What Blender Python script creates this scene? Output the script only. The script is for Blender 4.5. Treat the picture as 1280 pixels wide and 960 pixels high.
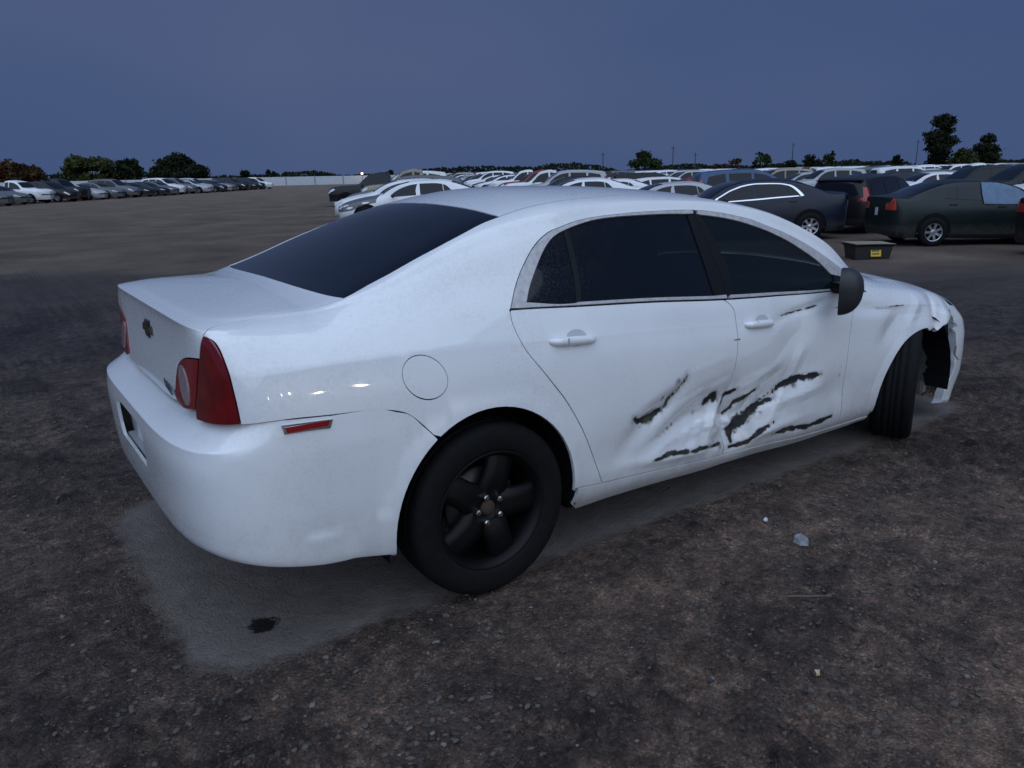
import bpy, bmesh, math, random
import numpy as np
from mathutils import Vector, Matrix, geometry
R = math.radians
random.seed(7); rng = np.random.default_rng(7)
scn = bpy.context.scene
col = scn.collection
for o in list(bpy.data.objects): bpy.data.objects.remove(o)
# ------------------------------------------------------------------ camera
CAM = (-1.4414, -3.0877, 1.5189); YAW, PITCH, ROLL = R(55.2888), R(-15.0917), R(-1.1581)
fw = Vector((math.cos(YAW)*math.cos(PITCH), math.sin(YAW)*math.cos(PITCH), math.sin(PITCH)))
rt = Vector((math.sin(YAW), -math.cos(YAW), 0)); up = rt.cross(fw)
rt, up = rt*math.cos(ROLL)+up*math.sin(ROLL), up*math.cos(ROLL)-rt*math.sin(ROLL)
cd = bpy.data.cameras.new('camera'); cam = bpy.data.objects.new('camera', cd); col.objects.link(cam)
m = Matrix((rt, up, -fw)).transposed().to_4x4(); m.translation = CAM; cam.matrix_world = m
cd.sensor_width = 36; cd.lens = 978.39/1280*36; cd.clip_start = .05; cd.clip_end = 3000
scn.camera = cam
# ------------------------------------------------------------------ dusk sky and light
SUN_AZ, SUN_EL = R(238), R(58)            # direction towards the brighter western sky, behind the camera
w = bpy.data.worlds.new('World'); scn.world = w; w.use_nodes = True
nt = w.node_tree; nt.nodes.clear()
def N(nt, t, **k):
    n = nt.nodes.new(t)
    for a, b in k.items(): setattr(n, a, b)
    return n
sky = N(nt, 'ShaderNodeTexSky', sky_type='NISHITA'); sky.sun_disc = False
sky.sun_elevation = R(1); sky.sun_rotation = math.pi/2-SUN_AZ; sky.altitude = 20; sky.air_density = 1.2; sky.dust_density = .6; sky.ozone_density = 4
hs = N(nt, 'ShaderNodeHueSaturation'); hs.inputs['Saturation'].default_value = .25; hs.inputs['Value'].default_value = 1
cl = N(nt, 'ShaderNodeMix', data_type='RGBA', blend_type='MIX'); cl.inputs['Factor'].default_value = .985
# storm cloud deck: even slate blue with faint streaks
tc = N(nt, 'ShaderNodeTexCoord'); mp = N(nt, 'ShaderNodeMapping'); mp.inputs['Scale'].default_value = (1., 1., 2.2)
nz = N(nt, 'ShaderNodeTexNoise'); nz.inputs['Scale'].default_value = 1.1; nz.inputs['Detail'].default_value = 3
rp = N(nt, 'ShaderNodeValToRGB'); rp.color_ramp.elements[0].position = .25; rp.color_ramp.elements[1].position = .8
rp.color_ramp.elements[0].color = (.225, .46, 1.20, 1); rp.color_ramp.elements[1].color = (.54, .74, 1.42, 1)
bg = N(nt, 'ShaderNodeBackground'); bg.inputs['Strength'].default_value = .085
ow = N(nt, 'ShaderNodeOutputWorld')
L = nt.links.new
L(sky.outputs[0], hs.inputs['Color']); L(hs.outputs[0], cl.inputs['A'])
L(tc.outputs['Generated'], mp.inputs[0]); L(mp.outputs[0], nz.inputs[0]); L(nz.outputs['Fac'], rp.inputs[0]); L(rp.outputs[0], cl.inputs['B'])
L(cl.outputs['Result'], bg.inputs[0]); L(bg.outputs[0], ow.inputs[0])
sd = bpy.data.lights.new('sun', 'SUN'); sd.energy = 1.5; sd.angle = R(108); sd.color = (.66, .805, 1.0)
sun = bpy.data.objects.new('sun', sd); col.objects.link(sun)
sdir = Vector((math.cos(SUN_AZ)*math.cos(SUN_EL), math.sin(SUN_AZ)*math.cos(SUN_EL), math.sin(SUN_EL)))
sun.rotation_euler = (-sdir).to_track_quat('-Z', 'Y').to_euler()
scn.view_settings.view_transform = 'Standard'; scn.view_settings.look = 'None'
scn.view_settings.exposure = .88; scn.view_settings.gamma = 1
# ------------------------------------------------------------------ helpers
def lin(r, g, b):
    return tuple(((c/255+.055)/1.055)**2.4 if c > 10 else c/255/12.92 for c in (r, g, b))
def mat(name, base=(.5, .5, .5), rough=.5, metal=0, coat=0, spec=.5, noise=0, nscale=20, bump=0, bscale=60, emit=None, alpha=1, dark=None):
    m = bpy.data.materials.new(name); m.use_nodes = True; nt = m.node_tree; b = nt.nodes['Principled BSDF']; L = nt.links.new
    b.inputs['Base Color'].default_value = (*base, 1); b.inputs['Roughness'].default_value = rough; b.inputs['Metallic'].default_value = metal
    b.inputs['Coat Weight'].default_value = coat; b.inputs['Coat Roughness'].default_value = .03; b.inputs['Specular IOR Level'].default_value = spec
    b.inputs['Alpha'].default_value = alpha
    if emit: b.inputs['Emission Color'].default_value = (*emit[0], 1); b.inputs['Emission Strength'].default_value = emit[1]
    tcn = N(nt, 'ShaderNodeTexCoord')
    if noise:
        n = N(nt, 'ShaderNodeTexNoise'); n.inputs['Scale'].default_value = nscale; n.inputs['Detail'].default_value = 6; L(tcn.outputs['Object'], n.inputs[0])
        rp = N(nt, 'ShaderNodeValToRGB'); e = rp.color_ramp.elements; e[0].position = .3; e[1].position = .72
        dk = dark or tuple(c*(1-noise) for c in base)
        e[0].color = (*dk, 1); e[1].color = (*base, 1); L(n.outputs['Fac'], rp.inputs[0]); L(rp.outputs[0], b.inputs['Base Color'])
    if bump:
        n2 = N(nt, 'ShaderNodeTexNoise'); n2.inputs['Scale'].default_value = bscale; n2.inputs['Detail'].default_value = 4; L(tcn.outputs['Object'], n2.inputs[0])
        bp = N(nt, 'ShaderNodeBump'); bp.inputs['Strength'].default_value = bump; bp.inputs['Distance'].default_value = .01
        L(n2.outputs['Fac'], bp.inputs['Height']); L(bp.outputs[0], b.inputs['Normal'])
    return m
def tag(o, label=None, cat=None, group=None, kind=None):
    if label: o['label'] = label
    if cat: o['category'] = cat
    if group: o['group'] = group
    if kind: o['kind'] = kind
    return o
def link(o, parent=None):
    col.objects.link(o); o.parent = parent; return o
def empty(name, loc=(0, 0, 0), rz=0, parent=None):
    o = bpy.data.objects.new(name, None); o.location = loc; o.rotation_euler = (0, 0, rz); o.empty_display_size = .3
    return link(o, parent)
def mesh_from(name, V, F, mats, mi=None, smooth=True, normals=None):
    me = bpy.data.meshes.new(name); me.from_pydata([tuple(map(float, v)) for v in V], [], [tuple(map(int, f)) for f in F])
    for m_ in (mats if isinstance(mats, (list, tuple)) else [mats]): me.materials.append(m_)
    if mi is not None: me.polygons.foreach_set('material_index', np.asarray(mi, np.int32))
    me.polygons.foreach_set('use_smooth', np.full(len(me.polygons), smooth)); me.update()
    if normals is not None: me.normals_split_custom_set_from_vertices([tuple(map(float, n)) for n in normals])
    return me
def obj(name, V, F, mats, parent=None, **k):
    return link(bpy.data.objects.new(name, mesh_from(name, V, F, mats, **k)), parent)
def bm_obj(name, bm, mats, parent=None, smooth=False):
    me = bpy.data.meshes.new(name); bm.to_mesh(me); bm.free()
    for m_ in (mats if isinstance(mats, (list, tuple)) else [mats]): me.materials.append(m_)
    me.polygons.foreach_set('use_smooth', np.full(len(me.polygons), smooth))
    return link(bpy.data.objects.new(name, me), parent)
def box(bm, c, s, rot=None, bev=0):
    M = Matrix.Translation(c) @ (rot.to_matrix().to_4x4() if rot else Matrix()) @ Matrix.Diagonal((*s, 1))
    r = bmesh.ops.create_cube(bm, size=1, matrix=M)
    if bev:
        es = list({e for v in r['verts'] for e in v.link_edges}); bmesh.ops.bevel(bm, geom=es, offset=bev, segments=2, affect='EDGES')
def lathe(prof, seg, axis_y=True):
    """revolve (radius, y) profile about the local y axis"""
    V = []; F = []; n = len(prof)
    for i in range(seg):
        a = 2*math.pi*i/seg
        for r, y in prof: V.append((r*math.cos(a), y, r*math.sin(a)))
    for i in range(seg):
        for j in range(n-1):
            a = i*n+j; b = ((i+1) % seg)*n+j; F.append((a, a+1, b+1, b))
    return V, F
def vnoise(P, seed=0):
    """smooth value noise, P (n,2)"""
    P = np.asarray(P, float); i = np.floor(P).astype(np.int64); f = P-i; f = f*f*(3-2*f)
    def h(a, b):
        n = (a*374761393+b*668265263+seed*1442695041) & 0x7fffffff
        n = ((n ^ (n >> 13))*1274126177) & 0x7fffffff
        return ((n ^ (n >> 16)) & 0xffff)/65535.
    x, y = i[:, 0], i[:, 1]
    return (h(x, y)*(1-f[:, 0])+h(x+1, y)*f[:, 0])*(1-f[:, 1])+(h(x, y+1)*(1-f[:, 0])+h(x+1, y+1)*f[:, 0])*f[:, 1]
def fbm(P, octv=4, seed=0):
    P = np.asarray(P, float); r = 0; a = 1; s = 0
    for k in range(octv): r = r+a*(vnoise(P*2**k+17.3*k, seed+k)-.5); s += a; a *= .5
    return r/s*2
def copy_tree(o, parent=None):
    c = o.copy(); col.objects.link(c); c.parent = parent
    for ch in o.children: copy_tree(ch, c)
    return c
# ------------------------------------------------------------------ lofted car-body surface
def hermite(xs, ys, q):
    xs = np.asarray(xs, float); ys = np.asarray(ys, float); q = np.asarray(q, float)
    d = np.diff(xs); s = np.diff(ys)/d
    m = np.empty_like(ys); m[0] = s[0]; m[-1] = s[-1]
    m[1:-1] = (s[:-1]*d[1:]+s[1:]*d[:-1])/(d[1:]+d[:-1])
    qq = np.clip(q, xs[0], xs[-1])
    i = np.clip(np.searchsorted(xs, qq, side='right')-1, 0, len(xs)-2)
    h = d[i]; u = (qq-xs[i])/h
    r = (2*u**3-3*u**2+1)*ys[i]+(u**3-2*u**2+u)*h*m[i]+(-2*u**3+3*u**2)*ys[i+1]+(u**3-u**2)*h*m[i+1]
    return r+(q-qq)*np.where(q < xs[0], m[0], m[-1])
def hermite2(xs, Y, q):
    xs = np.asarray(xs, float); d = np.diff(xs); dd = d[:, None, None]; sl = np.diff(Y, axis=0)/dd
    m = np.empty_like(Y); m[0] = sl[0]; m[-1] = sl[-1]; m[1:-1] = (sl[:-1]*dd[1:]+sl[1:]*dd[:-1])/(dd[1:]+dd[:-1])
    qq = np.clip(q, xs[0], xs[-1]); i = np.clip(np.searchsorted(xs, qq, side='right')-1, 0, len(xs)-2); h = d[i][:, None, None]; u = ((qq-xs[i])/d[i])[:, None, None]
    return (2*u**3-3*u**2+1)*Y[i]+(u**3-2*u**2+u)*h*m[i]+(-2*u**3+3*u**2)*Y[i+1]+(u**3-u**2)*h*m[i+1]+(q-qq)[:, None, None]*np.where((q < xs[0])[:, None, None], m[0], m[-1])
XP = -.55
class Surf:
    """half body: stations along x, levels from sill up to the centre line; behind XP the sections fan round the rear corner"""
    def __init__(s, stn, rx, rz, rn, crease={}, sym=True):
        s.xs = sorted(stn); s.tab = np.array([stn[x] for x in s.xs], float); s.nl = s.tab.shape[1]
        s.rx, s.rz, s.rn, s.crease, s.sym, s.disp = rx, rz, rn, crease, sym, None; s.fz = 34. if sym else 58.; s.f0 = 58. if sym else 32.
    def ctrl(s, t):
        P = np.empty((len(t), s.nl, 3)); side = (t >= XP)[:, None]; th = (np.clip(XP-t, 0, 1)*math.pi/2)[:, None]; tm = np.maximum(t, XP)
        k0 = s.xs.index(XP); w = hermite2(s.xs, s.tab, tm); z = w[:, :, 1]; w = w[:, :, 0]
        a = s.tab[k0, :, 0]; b = XP-np.asarray(s.rx, float); n = np.asarray(s.rn, float)
        if s.sym: a = a.copy(); a[-1] = 1; b[-1] = 1
        r = 1/((np.cos(th)/a)**n+(np.abs(np.sin(th))/b)**n)**(1/n)
        if s.sym: r[:, -1] = 0
        f = np.clip(np.degrees(th)/np.where(np.arange(s.nl) >= 6, s.fz, s.f0), 0, 1); f = f*f*(3-2*f); zz = s.tab[k0, :, 1]*(1-f)+np.asarray(s.rz)*f
        P[:, :, 0] = np.where(side, t[:, None], XP-r*np.sin(th)); P[:, :, 1] = np.where(side, w, r*np.cos(th)); P[:, :, 2] = np.where(side, z, zz)
        return P
    def base(s, t, v):
        t = np.atleast_1d(np.asarray(t, float)); v = np.atleast_1d(np.asarray(v, float)); t, v = [np.array(a) for a in np.broadcast_arrays(t, v)]
        P = s.ctrl(t); NL = s.nl; I = np.arange(len(t)); k = np.clip(np.floor(v).astype(int), 0, NL-2); u = (v-k)[:, None]
        def G(j):
            r = P[I, np.clip(j, 0, NL-1)].copy(); lo = j < 0; r[lo] = 2*P[lo, 0]-P[lo, 1]; hi = j > NL-1
            if s.sym: r[hi] = P[hi, NL-2]; r[hi, 1] *= -1
            else: r[hi] = 2*P[hi, NL-1]-P[hi, NL-2]
            return r
        p0, p1, p2, p3 = G(k-1), G(k), G(k+1), G(k+2); m1 = (p2-p0)/2; m2 = (p3-p1)/2; sg = p2-p1
        rear = np.clip((-.72-t)/.12, 0, 1)
        for c, (qs, qr) in s.crease.items():
            q = (qs*(1-rear)+qr*rear)[:, None]
            a = (k == c)[:, None]*q; m1 = m1*(1-a)+sg*a
            a = ((k+1) == c)[:, None]*q; m2 = m2*(1-a)+sg*a
        r = (2*u**3-3*u**2+1)*p1+(u**3-2*u**2+u)*m1+(-2*u**3+3*u**2)*p2+(u**3-u**2)*m2
        r[:, 1] = -r[:, 1]
        return r
    def F(s, t, v, dent=True):
        r = s.base(t, v)
        if dent and s.disp is not None: r[:, 1] += s.disp(r[:, 0], r[:, 2])
        return r
    def nrm(s, t, v, dent=True, e=.004):
        t = np.atleast_1d(np.asarray(t, float)); v = np.atleast_1d(np.asarray(v, float))
        hi = s.nl-1
        a = s.F(t+e, v, dent)-s.F(t-e, v, dent); v1 = np.minimum(v+e*8, hi if s.sym else hi+1); b = s.F(t, v1, dent)-s.F(t, v-e*8, dent)
        n = np.cross(a, b); l = np.linalg.norm(n, axis=1); bad = l < 1e-9; n[bad] = (0, 0, 1); l[bad] = 1; n /= l[:, None]
        mid = s.base(t, v); out = np.stack([np.where(t < XP, mid[:, 0]+.3, 0)*1.0, mid[:, 1], mid[:, 2]-.45], 1)
        fl = (n*out).sum(1) < 0; n[fl] *= -1
        if s.sym:
            c = v > hi-.01; n[c, 1] = 0; n[c] /= np.linalg.norm(n[c], axis=1)[:, None]+1e-9
        c = t <= XP-.999
        n[c, 1] = 0; n[c] /= np.linalg.norm(n[c], axis=1)[:, None]+1e-9
        return n
    def sz(s, x, z, vmax=None):
        """level of the side at station x and height z"""
        vv = np.linspace(0., float(vmax or s.nl-2), 160); zz = np.maximum.accumulate(s.base(np.full(160, float(x)), vv)[:, 2])
        return (x, float(np.interp(z, zz, vv)))
def cr(P, n=5):
    """dense smooth open curve through points"""
    P = np.asarray(P, float); d = np.r_[0, np.cumsum(np.hypot(np.diff(P[:, 0]), np.diff(P[:, 1])*.11)+1e-6)]
    q = np.concatenate([np.linspace(d[i], d[i+1], n, endpoint=False) for i in range(len(d)-1)]+[[d[-1]]])
    return [tuple(p) for p in np.stack([hermite(d, P[:, 0], q), hermite(d, P[:, 1], q)], 1)]
VS = .11
def inpoly(P, poly):
    x, y = P[:, 0], P[:, 1]; c = np.zeros(len(P), bool); j = len(poly)-1
    for i in range(len(poly)):
        xi, yi = poly[i]; xj, yj = poly[j]
        k = ((yi > y) != (yj > y)) & (x < (xj-xi)*(y-yi)/(yj-yi+1e-15)+xi); c ^= k; j = i
    return c
def shrink(Q, g, fixed):
    Q = np.asarray(Q); A = .5*np.sum(Q[:, 0]*np.roll(Q[:, 1], -1)-np.roll(Q[:, 0], -1)*Q[:, 1]); sg = 1 if A > 0 else -1
    d1 = Q-np.roll(Q, 1, 0); d2 = np.roll(Q, -1, 0)-Q
    n1 = np.stack([-d1[:, 1], d1[:, 0]], 1)*sg; n2 = np.stack([-d2[:, 1], d2[:, 0]], 1)*sg
    n1 /= np.linalg.norm(n1, axis=1)[:, None]+1e-12; n2 /= np.linalg.norm(n2, axis=1)[:, None]+1e-12
    n = n1+n2; l2 = (n*n).sum(1)[:, None]; n = np.where(l2 > .3, 2*n/np.maximum(l2, .3), n)
    n[fixed] = 0
    return Q+n*g
def panel(name, surf, outline, mats, parent, step=.03, gap=.0022, flange=.014, off=0., holes=(), mirror=False, side='R', dent=True, scuff=None, rows=()):
    """one sheet-metal piece: outline in (station, level) on the body surface, meshed with clean edges and folded rims"""
    def prep(poly):
        P = [];
        for i in range(len(poly)):
            a = np.array(poly[i], float); b = np.array(poly[(i+1) % len(poly)], float); a = a*(1, VS); b = b*(1, VS)
            n = max(1, int(math.ceil(np.hypot(*(b-a))/step)))
            for k in range(n): P.append(a+(b-a)*k/n)
        P = np.array(P); keep = np.r_[True, np.hypot(*(np.diff(P, axis=0)).T) > 1e-5]; return P[keep]
    Q = prep(outline)
    hi = (surf.nl-1)*VS
    cen = ((Q[:, 1] > hi-1e-6) & surf.sym) | (Q[:, 0] <= XP-1+1e-6)
    Q = shrink(Q, gap, cen)
    HQ = [shrink(prep(h), -gap, np.zeros(len(prep(h)), bool)) for h in holes]
    x0, y0 = Q.min(0); x1, y1 = Q.max(0)
    gx, gy = np.meshgrid(np.arange(x0+step/2, x1, step), np.arange(y0+step/2, y1, step), indexing='ij'); gx[:, ::2] += step*.25
    I = np.stack([gx.ravel(), gy.ravel()], 1)
    if len(rows):
        for rv_ in rows:
            I = I[np.abs(I[:, 1]-rv_*VS) > step*.12]
        I = np.vstack([I]+[np.stack([np.arange(x0+step/4, x1, step*.5), np.full(len(np.arange(x0+step/4, x1, step*.5)), rv_*VS)], 1) for rv_ in rows])
    I = I[inpoly(I, Q)]
    for h in HQ: I = I[~inpoly(I, h)]
    B = np.vstack([Q]+HQ)
    if len(I):
        dm = np.full(len(I), 9.)
        for c in range(0, len(B), 200): dm = np.minimum(dm, np.hypot(I[:, None, 0]-B[None, c:c+200, 0], I[:, None, 1]-B[None, c:c+200, 1]).min(1))
        I = I[dm > step*(.2 if len(rows) else .45)]
    P = np.vstack([B, I]) if len(I) else B
    E = []; s = 0; loops = []
    for l in [Q]+HQ:
        n = len(l); E += [(s+i, s+(i+1) % n) for i in range(n)]; loops.append(list(range(s, s+n))); s += n
    r = geometry.delaunay_2d_cdt([Vector(p) for p in P], E, [], 0, 1e-7)
    V2 = np.array([tuple(p) for p in r[0]]); T = np.array([f for f in r[2] if len(f) == 3])
    C = V2[T].mean(1); k = inpoly(C, Q)
    for h in HQ: k &= ~inpoly(C, h)
    T = T[k]
    t, v = V2[:, 0], V2[:, 1]/VS
    V = surf.F(t, v, dent); NN = surf.nrm(t, v, dent)
    if off: V = V+NN*off
    fn = np.cross(V[T[:, 1]]-V[T[:, 0]], V[T[:, 2]]-V[T[:, 0]]); flip = (fn*NN[T].mean(1)).sum(1) < 0; T[flip] = T[flip][:, ::-1]
    ar = np.linalg.norm(fn, axis=1); T = T[ar > 1e-10]
    sc = scuff(V[:, 0], V[:, 2]) if scuff else None
    # rims
    emap = [list(x) for x in r[3]]; orig = {}
    for i, l in enumerate(r[3]):
        for o_ in l: orig[o_] = i
    VV = [V]; NNN = [NN]; FF = [tuple(f) for f in T]; base = len(V)
    if flange:
        # boundary edges straight from the triangles
        cnt = {}
        for f in T:
            for a, b in ((f[0], f[1]), (f[1], f[2]), (f[2], f[0])):
                key = (min(a, b), max(a, b)); cnt[key] = None if key in cnt else (a, b)
        for e in cnt.values():
            if e is None: continue
            a, b = e
            if abs(V[a, 1]) < 2e-3 and abs(V[b, 1]) < 2e-3: continue
            tn = V[b]-V[a]; fnn = np.cross(tn, NN[a]); fnn /= np.linalg.norm(fnn)+1e-12
            VV.append(np.array([V[a], V[b], V[b]-NN[b]*flange, V[a]-NN[a]*flange])); NNN.append(np.repeat(fnn[None], 4, 0))
            FF.append((base+1, base, base+3, base+2)); base += 4
    V = np.vstack(VV); NN = np.vstack(NNN)
    if sc is not None: sc = np.r_[sc, np.zeros(len(V)-len(sc))]
    FL = [tuple(int(q) for q in f) for f in FF]
    if side == 'L' or mirror:
        V2_ = V*(1, -1, 1); N2_ = NN*(1, -1, 1); F2 = [f[::-1] for f in FL]
        if side == 'L': V, NN, FL = V2_, N2_, F2
        else:
            n0 = len(V); V = np.vstack([V, V2_]); NN = np.vstack([NN, N2_]); FL = FL+[tuple(q+n0 for q in f) for f in F2]
            if sc is not None: sc = np.r_[sc, sc]
    o = obj(name, V, FL, mats, parent, normals=NN)
    if sc is not None:
        at = o.data.attributes.new('scuff', 'FLOAT', 'POINT'); at.data.foreach_set('value', sc.astype(np.float32))
    return o
def grid_shell(surf, ts, vs, off=0.):
    t, v = np.meshgrid(ts, vs, indexing='ij'); t = t.ravel(); v = v.ravel(); V = surf.F(t, v); NN = surf.nrm(t, v); V = V+NN*off
    nv = len(vs); F = []
    for i in range(len(ts)-1):
        for j in range(nv-1): a = i*nv+j; F.append((a, a+nv, a+nv+1, a+1))
    return V, NN, F
# ------------------------------------------------------------------ materials
def paint(name, base, scuff=False, rough=.26, coat=.9, flake=0):
    m = mat(name, base, rough, coat=coat); nt = m.node_tree; b = nt.nodes['Principled BSDF']; L = nt.links.new
    tcn = N(nt, 'ShaderNodeTexCoord')
    n = N(nt, 'ShaderNodeTexNoise'); n.inputs['Scale'].default_value = 3.5; n.inputs['Detail'].default_value = 8; n.inputs['Roughness'].default_value = .65; L(tcn.outputs['Object'], n.inputs[0])
    n3 = N(nt, 'ShaderNodeTexNoise'); n3.inputs['Scale'].default_value = 90; n3.inputs['Detail'].default_value = 3; L(tcn.outputs['Object'], n3.inputs[0])
    mu = N(nt, 'ShaderNodeMath', operation='MULTIPLY'); L(n.outputs['Fac'], mu.inputs[0]); L(n3.outputs['Fac'], mu.inputs[1])
    rp = N(nt, 'ShaderNodeValToRGB'); e = rp.color_ramp.elements; e[0].position = .12; e[1].position = .42
    e[0].color = (*base, 1); e[1].color = (*[c*.86 for c in base], 1); L(mu.outputs[0], rp.inputs[0])
    sz_ = N(nt, 'ShaderNodeSeparateXYZ'); L(tcn.outputs['Object'], sz_.inputs[0])
    hz_ = N(nt, 'ShaderNodeMapRange'); hz_.inputs[1].default_value = .62; hz_.inputs[2].default_value = .20; L(sz_.outputs['Z'], hz_.inputs[0])
    gn_ = N(nt, 'ShaderNodeTexNoise'); gn_.inputs['Scale'].default_value = 7; gn_.inputs['Detail'].default_value = 9; gn_.inputs['Roughness'].default_value = .75; L(tcn.outputs['Object'], gn_.inputs[0])
    gm_ = N(nt, 'ShaderNodeMath', operation='MULTIPLY'); L(hz_.outputs[0], gm_.inputs[0]); L(gn_.outputs['Fac'], gm_.inputs[1])
    gk_ = N(nt, 'ShaderNodeMapRange'); gk_.inputs[1].default_value = .12; gk_.inputs[2].default_value = .75; gk_.inputs[4].default_value = .55; L(gm_.outputs[0], gk_.inputs[0])
    gx_ = N(nt, 'ShaderNodeMix', data_type='RGBA'); L(gk_.outputs[0], gx_.inputs['Factor']); L(rp.outputs[0], gx_.inputs['A']); gx_.inputs['B'].default_value = (.17, .145, .125, 1)
    class _o: outputs = [gx_.outputs['Result']]
    rp = _o
    rr = N(nt, 'ShaderNodeMapRange'); rr.inputs[1].default_value = .1; rr.inputs[2].default_value = .4; rr.inputs[3].default_value = rough-.06; rr.inputs[4].default_value = rough+.14
    L(mu.outputs[0], rr.inputs[0])
    if not scuff:
        L(rp.outputs[0], b.inputs['Base Color']); L(rr.outputs[0], b.inputs['Roughness']); return m
    at = N(nt, 'ShaderNodeAttribute', attribute_name='scuff')
    nn = N(nt, 'ShaderNodeTexNoise'); nn.inputs['Scale'].default_value = 40; nn.inputs['Detail'].default_value = 7; nn.inputs['Roughness'].default_value = .7; L(tcn.outputs['Object'], nn.inputs[0])
    ad = N(nt, 'ShaderNodeMath', operation='MULTIPLY_ADD'); L(nn.outputs['Fac'], ad.inputs[0]); ad.inputs[1].default_value = .5; a1_ = N(nt, 'ShaderNodeMath', operation='ADD'); a1_.inputs[1].default_value = .25; L(at.outputs['Fac'], a1_.inputs[0]); L(a1_.outputs[0], ad.inputs[2])
    k = N(nt, 'ShaderNodeMapRange'); k.inputs[1].default_value = .86; k.inputs[2].default_value = 1.06; L(ad.outputs[0], k.inputs[0])
    k2 = N(nt, 'ShaderNodeMapRange'); k2.inputs[1].default_value = .72; k2.inputs[2].default_value = 1.05; k2.inputs[4].default_value = .55; L(ad.outputs[0], k2.inputs[0])
    nc = N(nt, 'ShaderNodeTexNoise'); nc.inputs['Scale'].default_value = 16; L(tcn.outputs['Object'], nc.inputs[0])
    rc = N(nt, 'ShaderNodeValToRGB'); e = rc.color_ramp.elements; e[0].position = .50; e[0].color = (.005, .005, .006, 1); e[1].position = .72; e[1].color = (.055, .050, .034, 1)
    L(nc.outputs['Fac'], rc.inputs[0])
    a0 = N(nt, 'ShaderNodeMath', operation='GREATER_THAN'); a0.inputs[1].default_value = .02; L(at.outputs['Fac'], a0.inputs[0])
    q2 = N(nt, 'ShaderNodeMath', operation='MULTIPLY'); L(k2.outputs[0], q2.inputs[0]); L(a0.outputs[0], q2.inputs[1])
    q1 = N(nt, 'ShaderNodeMath', operation='MULTIPLY'); L(k.outputs[0], q1.inputs[0]); L(a0.outputs[0], q1.inputs[1])
    m1 = N(nt, 'ShaderNodeMix', data_type='RGBA'); L(q2.outputs[0], m1.inputs['Factor']); L(rp.outputs[0], m1.inputs['A']); m1.inputs['B'].default_value = (.19, .18, .155, 1)
    m2 = N(nt, 'ShaderNodeMix', data_type='RGBA'); L(q1.outputs[0], m2.inputs['Factor']); L(m1.outputs['Result'], m2.inputs['A']); L(rc.outputs[0], m2.inputs['B'])
    L(m2.outputs['Result'], b.inputs['Base Color'])
    mr = N(nt, 'ShaderNodeMix', data_type='FLOAT'); L(q1.outputs[0], mr.inputs['Factor']); L(rr.outputs[0], mr.inputs['A']); mr.inputs['B'].default_value = .75; L(mr.outputs['Result'], b.inputs['Roughness'])
    iv = N(nt, 'ShaderNodeMath', operation='MULTIPLY_ADD'); L(q1.outputs[0], iv.inputs[0]); iv.inputs[1].default_value = -coat; iv.inputs[2].default_value = coat; L(iv.outputs[0], b.inputs['Coat Weight'])
    bp = N(nt, 'ShaderNodeBump'); bp.inputs['Strength'].default_value = .15; bp.inputs['Distance'].default_value = .002
    ht = N(nt, 'ShaderNodeMath', operation='MULTIPLY'); L(q1.outputs[0], ht.inputs[0]); L(nn.outputs['Fac'], ht.inputs[1]); L(ht.outputs[0], bp.inputs['Height']); L(bp.outputs[0], b.inputs['Normal'])
    return m
WHITE = (.74, .755, .775)
M_white = paint('white_car_paint', WHITE)
M_scuff = paint('white_paint_torn_and_scuffed', WHITE, scuff=True)
M_black = mat('black_plastic', (.005, .005, .006), .35, spec=.22)
M_void = mat('dark_inner_metal', (.008, .008, .009), .9, spec=.1)
M_chrome = mat('dull_window_chrome', (.52, .51, .52), .32, metal=.25, noise=.30, nscale=45)
M_bright = mat('bright_chrome', (.75, .75, .77), .08, metal=1)
def glass(name, tint=(.006, .008, .012), clear=.05, rough=.03):
    m = bpy.data.materials.new(name); m.use_nodes = True; nt = m.node_tree; nt.nodes.clear(); L = nt.links.new
    b = N(nt, 'ShaderNodeBsdfPrincipled'); b.inputs['Base Color'].default_value = (*tint, 1); b.inputs['Roughness'].default_value = rough; b.inputs['Specular IOR Level'].default_value = .3
    tr = N(nt, 'ShaderNodeBsdfTransparent'); mx = N(nt, 'ShaderNodeMixShader'); mx.inputs[0].default_value = clear; o = N(nt, 'ShaderNodeOutputMaterial')
    tcn = N(nt, 'ShaderNodeTexCoord'); nn = N(nt, 'ShaderNodeTexNoise'); nn.inputs['Scale'].default_value = 160; nn.inputs['Detail'].default_value = 4; L(tcn.outputs['Object'], nn.inputs[0])
    mr = N(nt, 'ShaderNodeMapRange'); mr.inputs[1].default_value = .45; mr.inputs[2].default_value = .75; mr.inputs[3].default_value = rough; mr.inputs[4].default_value = rough+.25; L(nn.outputs['Fac'], mr.inputs[0]); L(mr.outputs[0], b.inputs['Roughness'])
    L(b.outputs[0], mx.inputs[1]); L(tr.outputs[0], mx.inputs[2]); L(mx.outputs[0], o.inputs[0]); return m
M_glass = glass('tinted_window_glass', clear=.03)
M_glass_f = glass('lightly_tinted_glass', (.007, .012, .014), clear=.22)
M_red = mat('red_lamp_lens', (.17, .004, .006), .12, coat=.8, noise=.55, nscale=9)
M_red2 = mat('bright_red_lens', (.21, .005, .007), .12, coat=.6)
M_clear = mat('milky_reverse_lens', (.34, .25, .27), .15, coat=.6, noise=.3, nscale=30)
M_tyre = mat('tyre_rubber', (.0065, .0065, .0075), .8, spec=.18, noise=.4, nscale=30, bump=.3, bscale=120)
M_rim = mat('black_steel_rim', (.0035, .0035, .004), .5, spec=.22, noise=.3, nscale=18)
M_nut = mat('lug_nut_steel', (.6, .6, .6), .25, metal=1)
M_rust = mat('rusty_hub', (.06, .035, .025), .8, noise=.5, nscale=40)
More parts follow.
